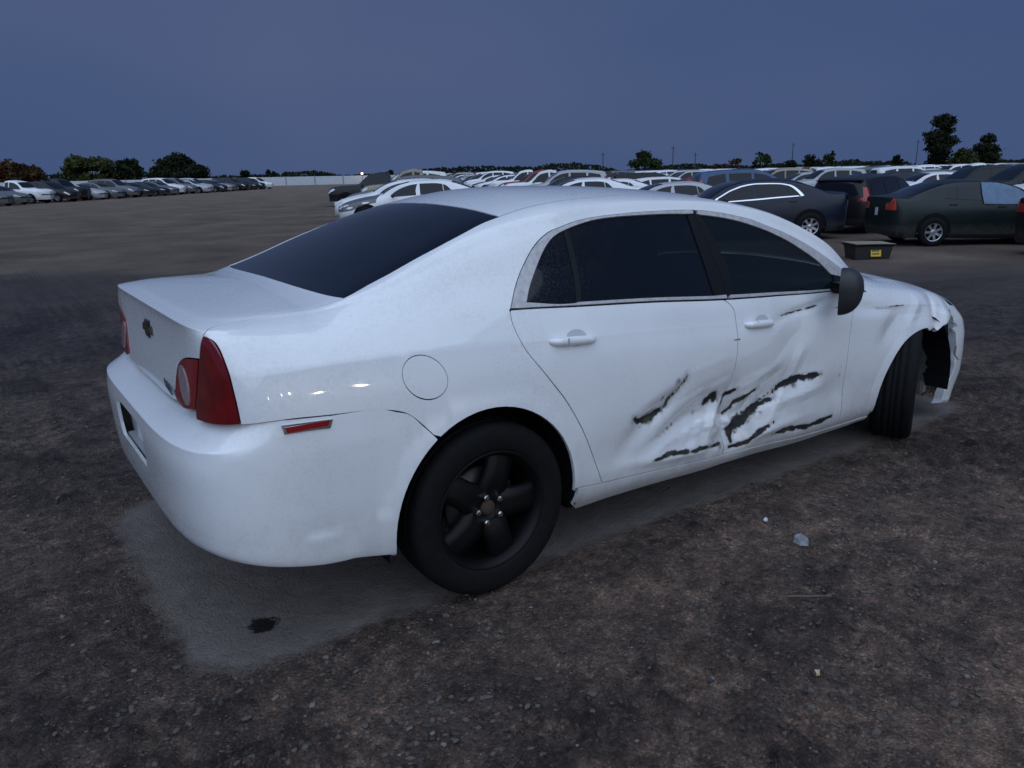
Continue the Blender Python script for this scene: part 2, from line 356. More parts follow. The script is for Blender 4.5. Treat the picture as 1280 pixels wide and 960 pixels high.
M_disc = mat('brake_disc_steel', (.05, .045, .045), .5, metal=.6)
M_cal = mat('brake_caliper_iron', (.14, .11, .085), .7, noise=.3, nscale=40)
M_grey = mat('grey_plastic', (.30, .31, .34), .5)
M_plate = mat('pale_plate', (.62, .63, .66), .4, noise=.25, nscale=20)
M_seat = mat('dark_seat_cloth', (.03, .03, .033), .9)
# ------------------------------------------------------------------ ground
def terr(x, y):
    lat = (x-CAM[0])*.82203-(y-CAM[1])*.56944; f = (x-CAM[0])*.56944+(y-CAM[1])*.82203
    a = np.clip((f-6.5)/8.5, 0, 1); b = np.clip((lat-.5)/4.5, 0, 1); return -.22*a*a*(3-2*a)*b*b*(3-2*b)
def ground():
    def axis(a, b, st, a2, b2, st2, far):
        c = list(np.arange(a2, a, st2))+list(np.arange(a, b, st))+list(np.arange(b, b2, st2)); d = st2; x = c[-1]
        while x < far: d *= 1.17; x += d; c.append(x)
        d = st2; x = c[0]
        while x > -far: d *= 1.17; x -= d; c.insert(0, x)
        return np.array(c)
    X = axis(-2.3, 3.2, .0145, -3.4, 6.0, .035, 1600); Y = axis(-2.75, -.72, .0145, -3.6, 3.2, .035, 1600)
    gx, gy = np.meshgrid(X, Y, indexing='ij'); P = np.stack([gx.ravel(), gy.ravel()], 1)
    dist = np.hypot(P[:, 0]-1, P[:, 1]+1); fade = np.clip(1-(dist-8)/25, 0, 1)
    z = fbm(P*.9, 3, 3)*.022+fbm(P*4.3, 4, 9)*.014
    zone = np.clip(.55+1.3*fbm(P*1.7, 3, 71), 0, 1.25)
    lump = np.clip(fbm(P*6.3, 3, 40)-.10, 0, 1)*.050+np.clip(vnoise(P*17+fbm(P*7, 2, 4)[:, None], 50)-.50, 0, 1)*.042+np.clip(vnoise(P*34+fbm(P*9, 2, 3)[:, None], 52)-.48, 0, 1)*.034
    lump = lump*zone
    # dry, rain-sheltered footprint under the car is smooth, the churned soil around it is not
    dx = np.maximum(np.abs(P[:, 0]-1.36)-2.40, np.abs(P[:, 1]-.03)-.80); wet = np.clip((dx+.03)/.10, 0, 1)
    z = (z*(.25+.75*wet)+lump*wet)*fade
    for cx, cy in ((0, -.79), (0, .79), (2.852, -.79), (2.852, .79)):
        d = np.hypot((P[:, 0]-cx)/.30, (P[:, 1]-cy)/.20); k = np.clip(1.6-d, 0, 1); z = z*(1-k)-.004*k
    z -= .004
    z += terr(P[:, 0], P[:, 1])
    ny = len(Y); nx = len(X)
    a = (np.arange(nx-1)[:, None]*ny+np.arange(ny-1)[None]).ravel(); F = np.stack([a, a+ny, a+ny+1, a+1], 1)
    V = np.stack([P[:, 0], P[:, 1], z], 1); LMP = np.clip(lump*wet*fade/.016, 0, 1)
    m = bpy.data.materials.new('damp_dirt'); m.use_nodes = True; nt = m.node_tree; b = nt.nodes['Principled BSDF']; L = nt.links.new
    g = N(nt, 'ShaderNodeNewGeometry'); sx = N(nt, 'ShaderNodeSeparateXYZ'); L(g.outputs['Position'], sx.inputs[0])
    def noise(sc, det=6, rough=.6):
        n = N(nt, 'ShaderNodeTexNoise'); n.inputs['Scale'].default_value = sc; n.inputs['Detail'].default_value = det; n.inputs['Roughness'].default_value = rough; L(g.outputs['Position'], n.inputs[0]); return n.outputs['Fac']
    def mth(op, a, b_=None, c=None):
        n = N(nt, 'ShaderNodeMath', operation=op)
        for i, x in enumerate((a, b_, c)):
            if x is None: continue
            if isinstance(x, (int, float)): n.inputs[i].default_value = x
            else: L(x, n.inputs[i])
        return n.outputs[0]
    def ramp(f, stops):
        r = N(nt, 'ShaderNodeValToRGB'); e = r.color_ramp.elements
        while len(e) < len(stops): e.new(.5)
        for q, (p, c) in zip(e, stops): q.position = p; q.color = (*c, 1)
        L(f, r.inputs[0]); return r.outputs[0]
    def mix(f, a, b_, bt='MIX'):
        n = N(nt, 'ShaderNodeMix', data_type='RGBA', blend_type=bt)
        for s, x in (('Factor', f), ('A', a), ('B', b_)):
            if isinstance(x, tuple): n.inputs[s].default_value = (*x, 1)
            elif isinstance(x, (int, float)): n.inputs[s].default_value = x
            else: L(x, n.inputs[s])
        return n.outputs['Result']
    fine = ramp(noise(15, 10, .78), [(.34, (.044, .034, .029)), (.47, (.110, .083, .069)), (.57, (.162, .123, .102)), (.68, (.26, .20, .168))])
    patch = ramp(noise(1.1, 7, .62), [(.34, (.74, .74, .77)), (.5, (1.0, .99, .99)), (.66, (1.38, 1.34, 1.30))])
    c1 = mix(1., fine, patch, 'MULTIPLY')
    big = ramp(noise(.11, 4, .55), [(.36, (.72, .76, .84)), (.5, (1, .98, .97)), (.62, (1.35, 1.24, 1.16))])
    c1 = mix(1., c1, big, 'MULTIPLY')
    mid = ramp(noise(4.6, 9, .72), [(.38, (.72, .73, .77)), (.5, (1, 1, 1)), (.62, (1.32, 1.28, 1.25))]); c1 = mix(1., c1, mid, 'MULTIPLY')
    at_ = N(nt, 'ShaderNodeAttribute', attribute_name='lump'); c1 = mix(at_.outputs['Fac'], c1, mix(1., c1, (.55, .56, .60), 'MULTIPLY'))
    # smoother, browner earth away from the churned foreground
    cx = mth('SUBTRACT', sx.outputs['X'], 0.); cy = mth('SUBTRACT', sx.outputs['Y'], 0.)
    fd = mth('ADD', mth('MULTIPLY', cx, .569), mth('MULTIPLY', cy, .822))
    ff = N(nt, 'ShaderNodeMapRange'); ff.inputs[1].default_value = 7; ff.inputs[2].default_value = 13; L(mth('ADD', fd, mth('MULTIPLY', noise(.35, 4), 4.)), ff.inputs[0])
    far = ramp(noise(.5, 8, .62), [(.32, (.108, .082, .067)), (.5, (.156, .117, .095)), (.68, (.222, .167, .134))])
    c1 = mix(ff.outputs[0], c1, far)
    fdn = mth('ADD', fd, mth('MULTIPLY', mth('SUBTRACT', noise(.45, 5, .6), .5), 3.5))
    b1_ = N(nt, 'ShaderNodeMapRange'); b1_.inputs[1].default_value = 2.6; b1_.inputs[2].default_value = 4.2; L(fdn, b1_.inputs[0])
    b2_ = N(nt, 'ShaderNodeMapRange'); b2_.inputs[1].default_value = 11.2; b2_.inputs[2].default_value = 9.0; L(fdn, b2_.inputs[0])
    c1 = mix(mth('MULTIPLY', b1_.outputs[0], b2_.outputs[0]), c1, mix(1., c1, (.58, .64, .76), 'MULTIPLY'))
    sp = ramp(noise(95, 2, .5), [(.66, (0, 0, 0)), (.73, (.085, .074, .068))]); c1 = mix(1., c1, sp, 'ADD')
    vo = N(nt, 'ShaderNodeTexVoronoi'); vo.inputs['Scale'].default_value = 120; vo.inputs['Randomness'].default_value = 1.; L(g.outputs['Position'], vo.inputs['Vector'])
    vs_ = N(nt, 'ShaderNodeSeparateColor'); L(vo.outputs['Color'], vs_.inputs[0])
    cell = ramp(vs_.outputs[0], [(.0, (.62, .62, .64)), (.55, (1.0, 1.0, 1.0)), (.90, (1.22, 1.2, 1.18)), (.985, (1.9, 1.8, 1.7))])
    nearf = N(nt, 'ShaderNodeMapRange'); nearf.inputs[1].default_value = 9; nearf.inputs[2].default_value = 3; L(fd, nearf.inputs[0])
    c1 = mix(nearf.outputs[0], c1, mix(1., c1, cell, 'MULTIPLY'))
    # dry footprint
    ddx = mth('SUBTRACT', mth('ABSOLUTE', mth('SUBTRACT', sx.outputs['X'], 1.36)), 2.42); ddy = mth('SUBTRACT', mth('ABSOLUTE', mth('SUBTRACT', sx.outputs['Y'], .03)), .82)
    qx = mth('MAXIMUM', mth('ADD', ddx, .22), 0.); qy = mth('MAXIMUM', mth('ADD', ddy, .22), 0.)
    d = mth('SUBTRACT', mth('SQRT', mth('ADD', mth('MULTIPLY', qx, qx), mth('MULTIPLY', qy, qy))), .22)
    d = mth('ADD', d, mth('MULTIPLY', mth('SUBTRACT', noise(7, 8, .75), .5), .22))
    k = N(nt, 'ShaderNodeMapRange'); k.inputs[1].default_value = .03; k.inputs[2].default_value = -.035; L(d, k.inputs[0])
    dry = ramp(noise(9, 9, .65), [(.28, (.205, .176, .162)), (.5, (.26, .224, .205)), (.72, (.32, .278, .253))])
    c2 = mix(k.outputs[0], c1, dry)
    # drip spot
    sd_ = mth('SQRT', mth('ADD', mth('POWER', mth('ADD', sx.outputs['X'], .78), 2.), mth('POWER', mth('ADD', sx.outputs['Y'], .56), 2.)))
    sd_ = mth('ADD', sd_, mth('MULTIPLY', mth('SUBTRACT', noise(38, 5, .7), .5), .10))
    k3 = N(nt, 'ShaderNodeMapRange'); k3.inputs[1].default_value = .058; k3.inputs[2].default_value = .042; L(sd_, k3.inputs[0])
    c2 = mix(k3.outputs[0], c2, (.012, .010, .009))
    L(c2, b.inputs['Base Color']); b.inputs['Roughness'].default_value = .85; b.inputs['Specular IOR Level'].default_value = .25
    bp = N(nt, 'ShaderNodeBump'); bp.inputs['Strength'].default_value = 1.; bp.inputs['Distance'].default_value = .05
    L(mth('ADD', mth('ADD', noise(24, 10, .74), mth('MULTIPLY', noise(110, 4, .6), .5)), mth('MULTIPLY', mth('MULTIPLY', vo.outputs['Distance'], -.35), mth('SUBTRACT', 1., k.outputs[0]))), bp.inputs['Height']); L(bp.outputs[0], b.inputs['Normal'])
    me = bpy.data.meshes.new('ground'); me.vertices.add(len(V)); me.vertices.foreach_set('co', V.ravel())
    me.loops.add(F.size); me.loops.foreach_set('vertex_index', F.ravel().astype(np.int32)); me.polygons.add(len(F)); me.polygons.foreach_set('loop_start', np.arange(0, F.size, 4, dtype=np.int32))
    me.update(); me.validate(); me.polygons.foreach_set('use_smooth', np.ones(len(me.polygons), bool)); me.materials.append(m); aa = me.attributes.new('lump', 'FLOAT', 'POINT'); aa.data.foreach_set('value', LMP.astype(np.float32))
    o = link(bpy.data.objects.new('ground', me)); o['kind'] = 'structure'
    zi = z.reshape(nx, ny)
    def h(x, y):
        i = np.clip(np.searchsorted(X, x), 1, nx-1); j = np.clip(np.searchsorted(Y, y), 1, ny-1); return zi[i, j]
    return h
gh = ground()
def clods():
    bm = bmesh.new(); bmesh.ops.create_icosphere(bm, subdivisions=1, radius=1); bv = np.array([v.co for v in bm.verts]); bf = np.array([[v.index for v in f.verts] for f in bm.faces]); bm.free()
    V = []; F = []; MI = []; n = 0
    NC = 26000; A_ = rng.uniform(-.62, .62, NC); D_ = .9+5.6*rng.random(NC)**1.35; XX = CAM[0]+D_*np.cos(YAW+A_); YY = CAM[1]+D_*np.sin(YAW+A_); VN = vnoise(np.stack([XX*1.6, YY*1.6], 1), 77)
    for i in range(NC):
        x, y = float(XX[i]), float(YY[i])
        inside = max(abs(x-1.36)-2.42, abs(y-.03)-.82) < .01
        if inside and rng.random() > .06: continue
        if VN[i] < rng.random()*.85: continue
        r = (.002+.009*rng.random()**4)*(1 if not inside else .5)
        s = r*np.array([1+rng.random()*.7, 1, .55+.3*rng.random()]); th = rng.random()*6.28; c, q = math.cos(th), math.sin(th)
        p = bv*(1+rng.uniform(-.25, .25, (len(bv), 1)))*s; p = np.stack([p[:, 0]*c-p[:, 1]*q, p[:, 0]*q+p[:, 1]*c, p[:, 2]], 1)+(x, y, float(gh(x, y))+r*.25)
        V.append(p); F.append(bf+n); n += len(bv); MI += [rng.choice([0, 0, 0, 0, 1, 1, 1, 1, 2], p=[.12]*8+[.04])]*len(bf)
    o = obj('gravel', np.vstack(V), np.vstack(F), [mat('dark_clod', (.040, .033, .030), .9), mat('brown_clod', (.080, .067, .060), .9), mat('pale_stone', (.13, .115, .105), .8)], mi=MI, smooth=False)
    tag(o, 'loose clods and gravel strewn over the damp dirt in front', 'gravel', kind='stuff')
clods()
# ------------------------------------------------------------------ the white sedan: body sections (half width, height) per station and piece outlines
STN={
-.55:[(.80,.20),(.868,.30),(.884,.45),(.886,.63),(.870,.83),(.843,.965),(.785,1.035),(.735,1.068),(.672,1.093),(.60,1.108),(.30,1.127),(0,1.133)],
-.50:[(.80,.20),(.868,.30),(.884,.45),(.8865,.63),(.8705,.83),(.843,.963),(.786,1.036),(.738,1.072),(.678,1.099),(.610,1.115),(.305,1.134),(0,1.140)],
-.43:[(.80,.20),(.868,.30),(.885,.45),(.887,.63),(.871,.83),(.8435,.960),(.789,1.038),(.744,1.081),(.688,1.114),(.626,1.134),(.315,1.153),(0,1.159)],
-.33:[(.80,.20),(.868,.30),(.885,.45),(.888,.63),(.872,.83),(.844,.957),(.792,1.040),(.748,1.090),(.695,1.135),(.632,1.165),(.33,1.188),(0,1.196)],
-.10:[(.80,.20),(.868,.30),(.886,.45),(.890,.63),(.874,.82),(.846,.946),(.794,1.046),(.742,1.122),(.684,1.202),(.610,1.252),(.32,1.279),(0,1.288)],
.15:[(.80,.19),(.868,.29),(.886,.44),(.891,.62),(.876,.81),(.849,.930),(.794,1.046),(.733,1.150),(.664,1.268),(.580,1.334),(.31,1.370),(0,1.381)],
.45:[(.80,.18),(.868,.28),(.886,.43),(.892,.61),(.878,.80),(.853,.912),(.803,1.028),(.723,1.170),(.637,1.318),(.560,1.388),(.30,1.433),(0,1.445)],
.85:[(.80,.17),(.867,.27),(.885,.42),(.892,.60),(.880,.78),(.857,.887),(.818,1.004),(.722,1.172),(.613,1.349),(.545,1.405),(.30,1.448),(0,1.458)],
1.20:[(.80,.16),(.866,.26),(.885,.42),(.892,.59),(.881,.77),(.862,.866),(.828,.976),(.724,1.158),(.611,1.347),(.545,1.397),(.30,1.433),(0,1.442)],
1.55:[(.80,.16),(.866,.26),(.885,.42),(.892,.58),(.883,.76),(.866,.848),(.836,.955),(.745,1.125),(.640,1.314),(.575,1.366),(.31,1.397),(0,1.404)],
1.85:[(.80,.15),(.866,.25),(.885,.42),(.891,.58),(.884,.75),(.869,.836),(.841,.938),(.772,1.065),(.700,1.226),(.640,1.290),(.34,1.325),(0,1.336)],
2.12:[(.80,.15),(.866,.25),(.885,.42),(.890,.57),(.884,.74),(.869,.826),(.842,.925),(.805,.992),(.768,1.092),(.712,1.158),(.38,1.208),(0,1.222)],
2.36:[(.80,.15),(.866,.25),(.885,.42),(.890,.57),(.883,.73),(.867,.815),(.832,.895),(.795,.935),(.755,.975),(.700,1.000),(.38,1.050),(0,1.068)],
2.60:[(.80,.16),(.867,.26),(.885,.42),(.890,.56),(.882,.715),(.862,.797),(.815,.865),(.765,.897),(.705,.920),(.640,.935),(.33,.970),(0,.980)],
2.95:[(.80,.17),(.866,.27),(.884,.42),(.887,.55),(.877,.69),(.852,.765),(.795,.823),(.735,.849),(.67,.869),(.60,.885),(.31,.917),(0,.927)],
3.30:[(.74,.18),(.815,.27),(.845,.41),(.850,.52),(.838,.64),(.808,.710),(.745,.760),(.685,.782),(.62,.798),(.55,.810),(.29,.837),(0,.845)],
3.55:[(.60,.18),(.69,.27),(.735,.40),(.745,.50),(.73,.59),(.695,.650),(.635,.695),(.585,.712),(.53,.726),(.47,.737),(.25,.760),(0,.767)],
3.72:[(.40,.19),(.48,.27),(.53,.40),(.54,.48),(.525,.55),(.50,.60),(.46,.635),(.42,.65),(.38,.66),(.33,.668),(.18,.682),(0,.687)],
}
REAR_X=[-.90,-.92,-.93,-.937,-.936,-.922,-.918,-.922,-.89,-.85,-.70,-.55]
REAR_Z=[.25,.32,.45,.62,.82,.970,1.055,1.089,1.099,1.108,1.122,1.133]
REAR_N=[4.5,5,5,5,5.6,6.8,9.0,9.5,8.0,5.5,3,2]
OUT={
'lamp_outer':[(-0.8379,6.494),(-0.8173,6.259),(-0.8014,5.844),(-0.7924,5.449),(-0.7831,4.983),(-0.778,4.613),(-0.7734,4.256),(-0.7704,3.956)],
'lamp_inner':[(-0.84,6.34),(-0.8564,5.361),(-0.8729,4.612),(-0.8906,4.036)],
'lamp_ext':[(-0.8571,5.307),(-0.9288,5.096),(-0.9826,4.816),(-1.0132,4.396),(-1.0252,4.053),(-0.9801,3.929),(-0.8906,4.036)],
'lens':[(-0.9307,4.876),(-0.9068,4.526),(-0.9475,4.081),(-0.9776,4.374)],
'emblem':[(-1.57,5.241),(-1.4007,5.246),(-1.5274,5.476),(-1.5607,4.91)],
'text':[(-1.2876,4.119),(-1.0396,4.111)],
'fuel':[(-0.3313,4.421),(-0.1674,4.277),(-0.2411,4.911),(-0.2648,3.834),(-0.2578,4.7)],
'trunkseam':[(-0.8401,6.559),(-0.8322,6.979),(-0.8238,7.352),(-0.8103,7.636),(-0.7124,8.197),(-0.5868,8.646),(-0.4847,8.571)],
'rearglass':[(-0.4256,8.796),(-0.3305,8.943),(-0.2357,8.944),(-0.1356,8.922),(-0.0308,8.91),(0.0815,8.922),(0.184,8.99),(0.2587,9.003)],
'glasstop':[(0.2587,9.003),(0.2454,9.273),(0.2368,9.64),(0.2252,10.201),(0.2223,10.835)],
'roofseam':[(0.2587,9.003),(0.3269,9.046),(0.4118,9.081),(0.4958,9.094),(0.5837,9.117),(0.765,9.156),(0.9195,9.247)],
'chrome_bottom':[(0.1474,6.006),(0.3694,5.998),(0.6835,5.997),(0.944,5.991),(1.2582,5.997),(1.5529,6.008),(1.785,5.99),(2.1798,6.018)],
'chrome_top':[(0.1474,6.006),(0.2062,6.747),(0.2525,7.129),(0.2989,7.395),(0.3433,7.595),(0.3844,7.725),(0.433,7.834),(0.4955,7.889),(0.5777,7.958),(0.6765,7.98),(0.7893,7.975),(0.9047,7.968),(1.0966,7.968),(1.2549,7.994),(1.3419,7.977),(1.4374,7.943),(1.5328,7.912),(1.6288,7.901),(1.7208,7.844),(1.8169,7.825),(1.9127,7.796),(2.0065,7.748),(2.1113,7.64),(2.1972,7.523)],
'glass_quarter':[(0.2244,6.156),(0.2534,6.527),(0.3108,7.017),(0.3818,7.452),(0.4372,7.661),(0.5036,7.77),(0.5221,7.791)],
'glass_qbottom':[(0.2244,6.156),(0.3722,6.054),(0.4559,6.061)],
'divider':[(0.5128,7.78),(0.5013,7.196),(0.4846,6.629),(0.4565,6.072)],
'glass_reartop':[(0.5409,7.814),(0.6692,7.89),(0.8052,7.892),(0.943,7.869),(1.0868,7.863),(1.2227,7.858)],
'bpillar':[(1.2249,7.88),(1.2197,7.382),(1.2133,6.795),(1.2049,6.363),(1.2017,6.053)],
'bpillar2':[(1.2665,7.905),(1.2788,7.383),(1.2873,6.879),(1.2849,6.408),(1.278,6.059)],
'bpillar3':[(1.2939,7.884),(1.3193,7.305),(1.3276,6.791),(1.3065,6.096)],
'glass_fronttop':[(1.3094,7.841),(1.4239,7.802),(1.614,7.73),(1.7554,7.656),(1.8975,7.522),(2.0383,7.225),(2.0911,6.926)],
'glass_frontedge':[(2.0911,6.926),(2.0685,6.073)],
'glass_rearbot':[(0.4577,6.094),(0.7719,6.068),(1.2041,6.085)],
'glass_frontbot':[(1.3048,6.074),(1.6719,6.079),(2.0685,6.073)],
'door_rear':[(0.142,5.961),(0.1384,5.627),(0.1512,5.085),(0.1947,4.421),(0.2667,3.788),(0.3252,3.404),(0.3802,2.962),(0.4477,2.27),(0.4911,1.705),(0.5244,1.206)],
'seam_mid':[(1.2639,5.924),(1.2919,5.753),(1.3073,4.762),(1.3014,3.791),(1.2918,3.224),(1.2791,2.601),(1.2752,1.914),(1.2816,1.323)],
'sill_top':[(0.3768,1.302),(0.5244,1.206),(0.8296,1.117),(1.2457,0.949),(1.8623,0.7),(2.5282,0.275)],
'sill_bot':[(0.403,0.214),(0.5948,0.427),(0.7713,0.509),(1.2825,0.489),(1.9205,0.179),(2.5994,-0.24)],
'arch_rear':[(-0.3906,1.729),(-0.3477,2.359),(-0.2832,2.82),(-0.2018,3.169),(-0.103,3.401),(0.0141,3.497),(0.1341,3.426),(0.2396,3.133),(0.3143,2.593),(0.3596,1.775),(0.3685,1.316)],
'bumper_seam':[(-0.7704,3.956),(-0.6907,3.954),(-0.5752,3.877),(-0.4108,3.784),(-0.3694,3.73),(-0.3281,3.64),(-0.2794,3.429),(-0.2327,3.172)],
'arch_front':[(2.5113,0.322),(2.4855,1.926),(2.539,2.482),(2.6044,2.903),(2.6908,3.246),(2.7919,3.459),(2.8769,3.529)],
'handle_r':[(0.2721,4.964),(0.5046,4.917),(0.413,5.231)],
'handle_f':[(1.3574,4.887),(1.5681,4.871),(1.4625,5.25)],
'marker':[(-0.6958,3.948),(-0.579,3.875),(-0.5857,3.709),(-0.6914,3.785)],
'sc1':[(0.6817,2.699),(0.7233,2.566),(0.8003,2.603),(0.8824,2.753),(0.8947,2.952),(0.9461,3.156),(0.9846,3.436)],
'sc2':[(1.1426,2.563),(1.1912,2.75),(1.2368,2.576)],
'sc3':[(1.2653,2.275),(1.2879,2.704),(1.3516,2.803)],
'sc4':[(1.3156,2.028),(1.3718,2.391),(1.4407,2.556),(1.5067,2.681)],
'sc5':[(1.3285,1.253),(1.3384,1.605),(1.4329,1.836),(1.5108,2.107),(1.6426,2.251)],
'sc6':[(1.6261,2.399),(1.6746,2.619),(1.7654,2.691),(1.9383,2.729)],
'sc7':[(1.3175,1.132),(1.4013,1.136),(1.5051,1.387),(1.6054,1.56)],
'sc8':[(1.604,1.178),(1.7244,1.229),(1.878,1.124),(2.0873,1.211)],
'sc9':[(0.8054,1.475),(0.9141,1.538),(1.0666,1.424),(1.2538,1.338)],
'scratch1':[(1.6301,5.097),(1.826,5.292),(1.9302,5.439)],
'scratch2':[(1.9522,5.232),(2.1535,5.166)],
'scratch3':[(2.313,4.925),(2.5193,4.852),(2.7724,5.023)],
'scratch4':[(1.1989,4.142),(1.3199,4.186)],
'dot':[(2.3279,0.971)],
'dots':[(2.0427,2.858),(2.1059,2.805)],
'flap':[(2.8769,3.529),(2.9693,3.712),(3.0347,5.697),(3.3937,5.995),(3.2753,4.79),(3.1637,3.804),(3.0421,3.38)],
'mirrorbase':[(2.0843,6.913),(2.2414,6.041),(2.3541,5.91)],
'trunk_bottom':[(-1.57,3.88),(-1.3641,3.799),(-1.1099,3.821),(-0.978,3.846),(-0.8805,3.913),(-0.7706,3.942)],
}
for k_ in STN: pass
STN[3.80] = [(.02, z) for _, z in STN[3.72]]
def ellarc(S_, cx, cz, rx, rz, a0, a1, n=22):
    return [S_.sz(cx+rx*math.cos(a), cz+rz*math.sin(a), 6) for a in np.linspace(a0, a1, n)]
S = Surf(STN, REAR_X, REAR_Z, REAR_N, {5: (.75, 0.), 7: (0., 1.)})
# ---- collision damage on the right flank
def seg_dist(x, z, P):
    d = np.full(x.shape, 9.); u = np.zeros(x.shape); Lt = 0
    P = np.asarray(P); tot = np.hypot(*(np.diff(P, axis=0)).T).sum()
    for a, b in zip(P[:-1], P[1:]):
        ab = b-a; l = np.hypot(*ab); t = np.clip(((x-a[0])*ab[0]+(z-a[1])*ab[1])/l**2, 0, 1)
        dd = np.hypot(x-a[0]-t*ab[0], z-a[1]-t*ab[1]); k = dd < d; d[k] = dd[k]; u[k] = (Lt+t[k]*l)/tot; Lt += l
    return d, u
def xz(n): q = S.base(*np.array(OUT[n]).T); return q[:, [0, 2]]
TEAR = {n: xz(n) for n in ('sc1', 'sc2', 'sc3', 'sc4', 'sc5', 'sc6', 'sc7', 'sc8', 'sc9', 'scratch1', 'scratch2', 'scratch3', 'scratch4')}
TW = dict(sc1=.026, sc2=.024, sc3=.012, sc4=.014, sc5=.025, sc6=.017, sc7=.012, sc8=.015, sc9=.010, scratch1=.008, scratch2=.003, scratch3=.0045, scratch4=.0018)
def gss(x, z, x0, z0, sx, sz, rot, dep):
    c, s_ = math.cos(R(rot)), math.sin(R(rot)); a = (x-x0)*c+(z-z0)*s_; b = -(x-x0)*s_+(z-z0)*c
    return dep*np.exp(-(a/sx)**2-(b/sz)**2)
def crush(x, z):
    d = np.zeros_like(x)
    for a in ((1.08, .47, .26, .085, 14, .062), (.80, .53, .16, .05, 30, .024), (.93, .330, .26, .028, -4, -.016), (1.305, .43, .075, .15, 0, .045),
              (1.52, .46, .28, .09, 18, .056), (1.74, .70, .10, .24, 24, .018), (1.93, .55, .12, .26, 8, -.007), (2.05, .42, .16, .10, 0, .014), (2.60, .70, .13, .10, 20, .016),
              (2.42, .80, .22, .028, -8, .010), (1.80, .865, .22, .022, 8, .009), (1.55, .31, .22, .022, 4, -.010), (3.05, .70, .07, .09, 0, .018), (3.17, .66, .06, .1, 0, -.012), (.62, .42, .16, .10, -20, .010)):
        d += gss(x, z, *a)
    P = np.stack([x, z], 1); zone = np.exp(-((x-1.33)/.34)**2-((z-.42)/.15)**2)
    n1 = fbm(P*(9, 13), 3, 5); d += zone*(.013*n1+.015*(np.abs(fbm(P*(6, 9), 2, 15))-.25))
    for n, dep in (('sc1', .020), ('sc4', .013), ('sc5', .026), ('sc6', .014), ('sc7', .012), ('sc9', .014), ('sc2', .03), ('sc8', .006)):
        q, u = seg_dist(x, z, TEAR[n]); sg = TW[n]*.75; env = np.clip(np.minimum(u, 1-u)*6+.15, 0, 1)
        d += .35*dep*env*np.exp(-(q/(sg+.004))**2)
    for P_, dep, wd in (([(.70, .50), (1.05, .60), (1.30, .64)], .012, .09), ([(.78, .36), (1.05, .42), (1.29, .47)], -.014, .05), ([(1.30, .60), (1.55, .64), (1.78, .78), (1.80, .88)], .008, .10),
                        ([(1.32, .36), (1.6, .43), (1.95, .47)], -.010, .045), ([(2.45, .62), (2.65, .74), (2.95, .72)], .009, .07), ([(3.04, .60), (3.03, .70), (3.05, .78)], .016, .035), ([(3.12, .62), (3.14, .70)], -.008, .05), ([(1.33, .30), (1.34, .45), (1.30, .58)], -.012, .030), ([(.86, .42), (1.02, .49), (1.16, .585)], .010, .045), ([(1.14, .34), (1.20, .46), (1.28, .53)], -.010, .04), ([(1.40, .40), (1.50, .54), (1.66, .60)], .012, .05), ([(1.56, .34), (1.72, .52), (1.80, .70)], -.008, .05), ([(2.70, .66), (2.86, .80), (3.0, .80)], -.008, .05), ([(3.10, .74), (3.22, .72), (3.28, .66)], .012, .04)):
        q, u = seg_dist(x, z, P_); d += dep*np.clip(1-q/wd, 0, 1)*np.clip(np.minimum(u, 1-u)*5+.3, 0, 1)
    return d*np.clip((1.12-z)/.15, 0, 1)
def lip(x, z):
    r1 = np.hypot((x+.015)/.385, (z-.33)/.395); r2 = np.hypot((x-2.87)/.40, (z-.25)/.39); d = np.zeros_like(x)
    for r_ in (r1, r2): d -= .009*np.clip(1-(r_-1)/.16, 0, 1)**1*(r_ < 1.17)*np.clip((r_-.9)*10, 0, 1)
    return d
def scuffmask(x, z):
    s_ = np.zeros_like(x)
    P = np.stack([x, z], 1); wv = np.clip(1+1.0*fbm(P*(30, 45), 3, 66), .25, 2)
    for n in TEAR:
        q, u = seg_dist(x, z, TEAR[n]); env = np.clip(np.minimum(u+.02, 1.02-u)*5, .2, 1)*(np.clip(1.7-2.2*u, .22, 1.1) if n == 'sc1' else np.clip(1.25-.9*u, .4, 1.1) if n == 'sc5' else 1.); top = .70 if n.startswith('scratch') else .86 if n == 'sc1' else 1.
        s_ = np.maximum(s_, top*np.clip(1-q/(TW[n]*env*wv+1e-4)*.62, 0, 1))
        s_ = np.maximum(s_, .46*np.clip(1-q/(TW[n]*2.6), 0, 1)*(0 if n.startswith('scratch') else 1))
    c20, s20 = math.cos(R(24)), math.sin(R(24)); a_ = x*c20+z*s20; b_ = -x*s20+z*c20
    st = vnoise(np.stack([a_*7, b_*150], 1), 91)*vnoise(np.stack([a_*2.2+5, b_*30], 1), 92)
    zn = np.maximum(np.exp(-((x-1.5)/.38)**2-((z-.47)/.15)**2), .9*np.exp(-((x-.95)/.22)**2-((z-.50)/.11)**2))
    s_ = np.maximum(s_, zn*np.clip((st-.40)*3.2, 0, .62)); sm = np.clip(fbm(P*(6, 9), 3, 33)+.05, 0, 1); s_ = np.maximum(s_, zn*.50*sm)
    for cx, cz, r_ in ((2.328, .246, .012), (2.043, .552, .008), (2.106, .540, .008), (.93, .66, .028), (.85, .60, .024), (1.09, .485, .02), (1.53, .405, .018), (1.76, .50, .03), (1.62, .47, .02), (1.14, .53, .03), (2.10, .50, .02), (1.25, .30, .03), (1.2, .335, .02)):
        s_ = np.maximum(s_, (.62 if r_ < .015 else .44)*np.clip(1.4-np.hypot(x-cx, z-cz)/r_, 0, 1))
    return s_
S.disp = lambda x, z: crush(x, z)+lip(x, z)
SL = Surf(STN, REAR_X, REAR_Z, REAR_N, {5: (.75, 0.), 7: (0., 1.)}); SL.disp = lip
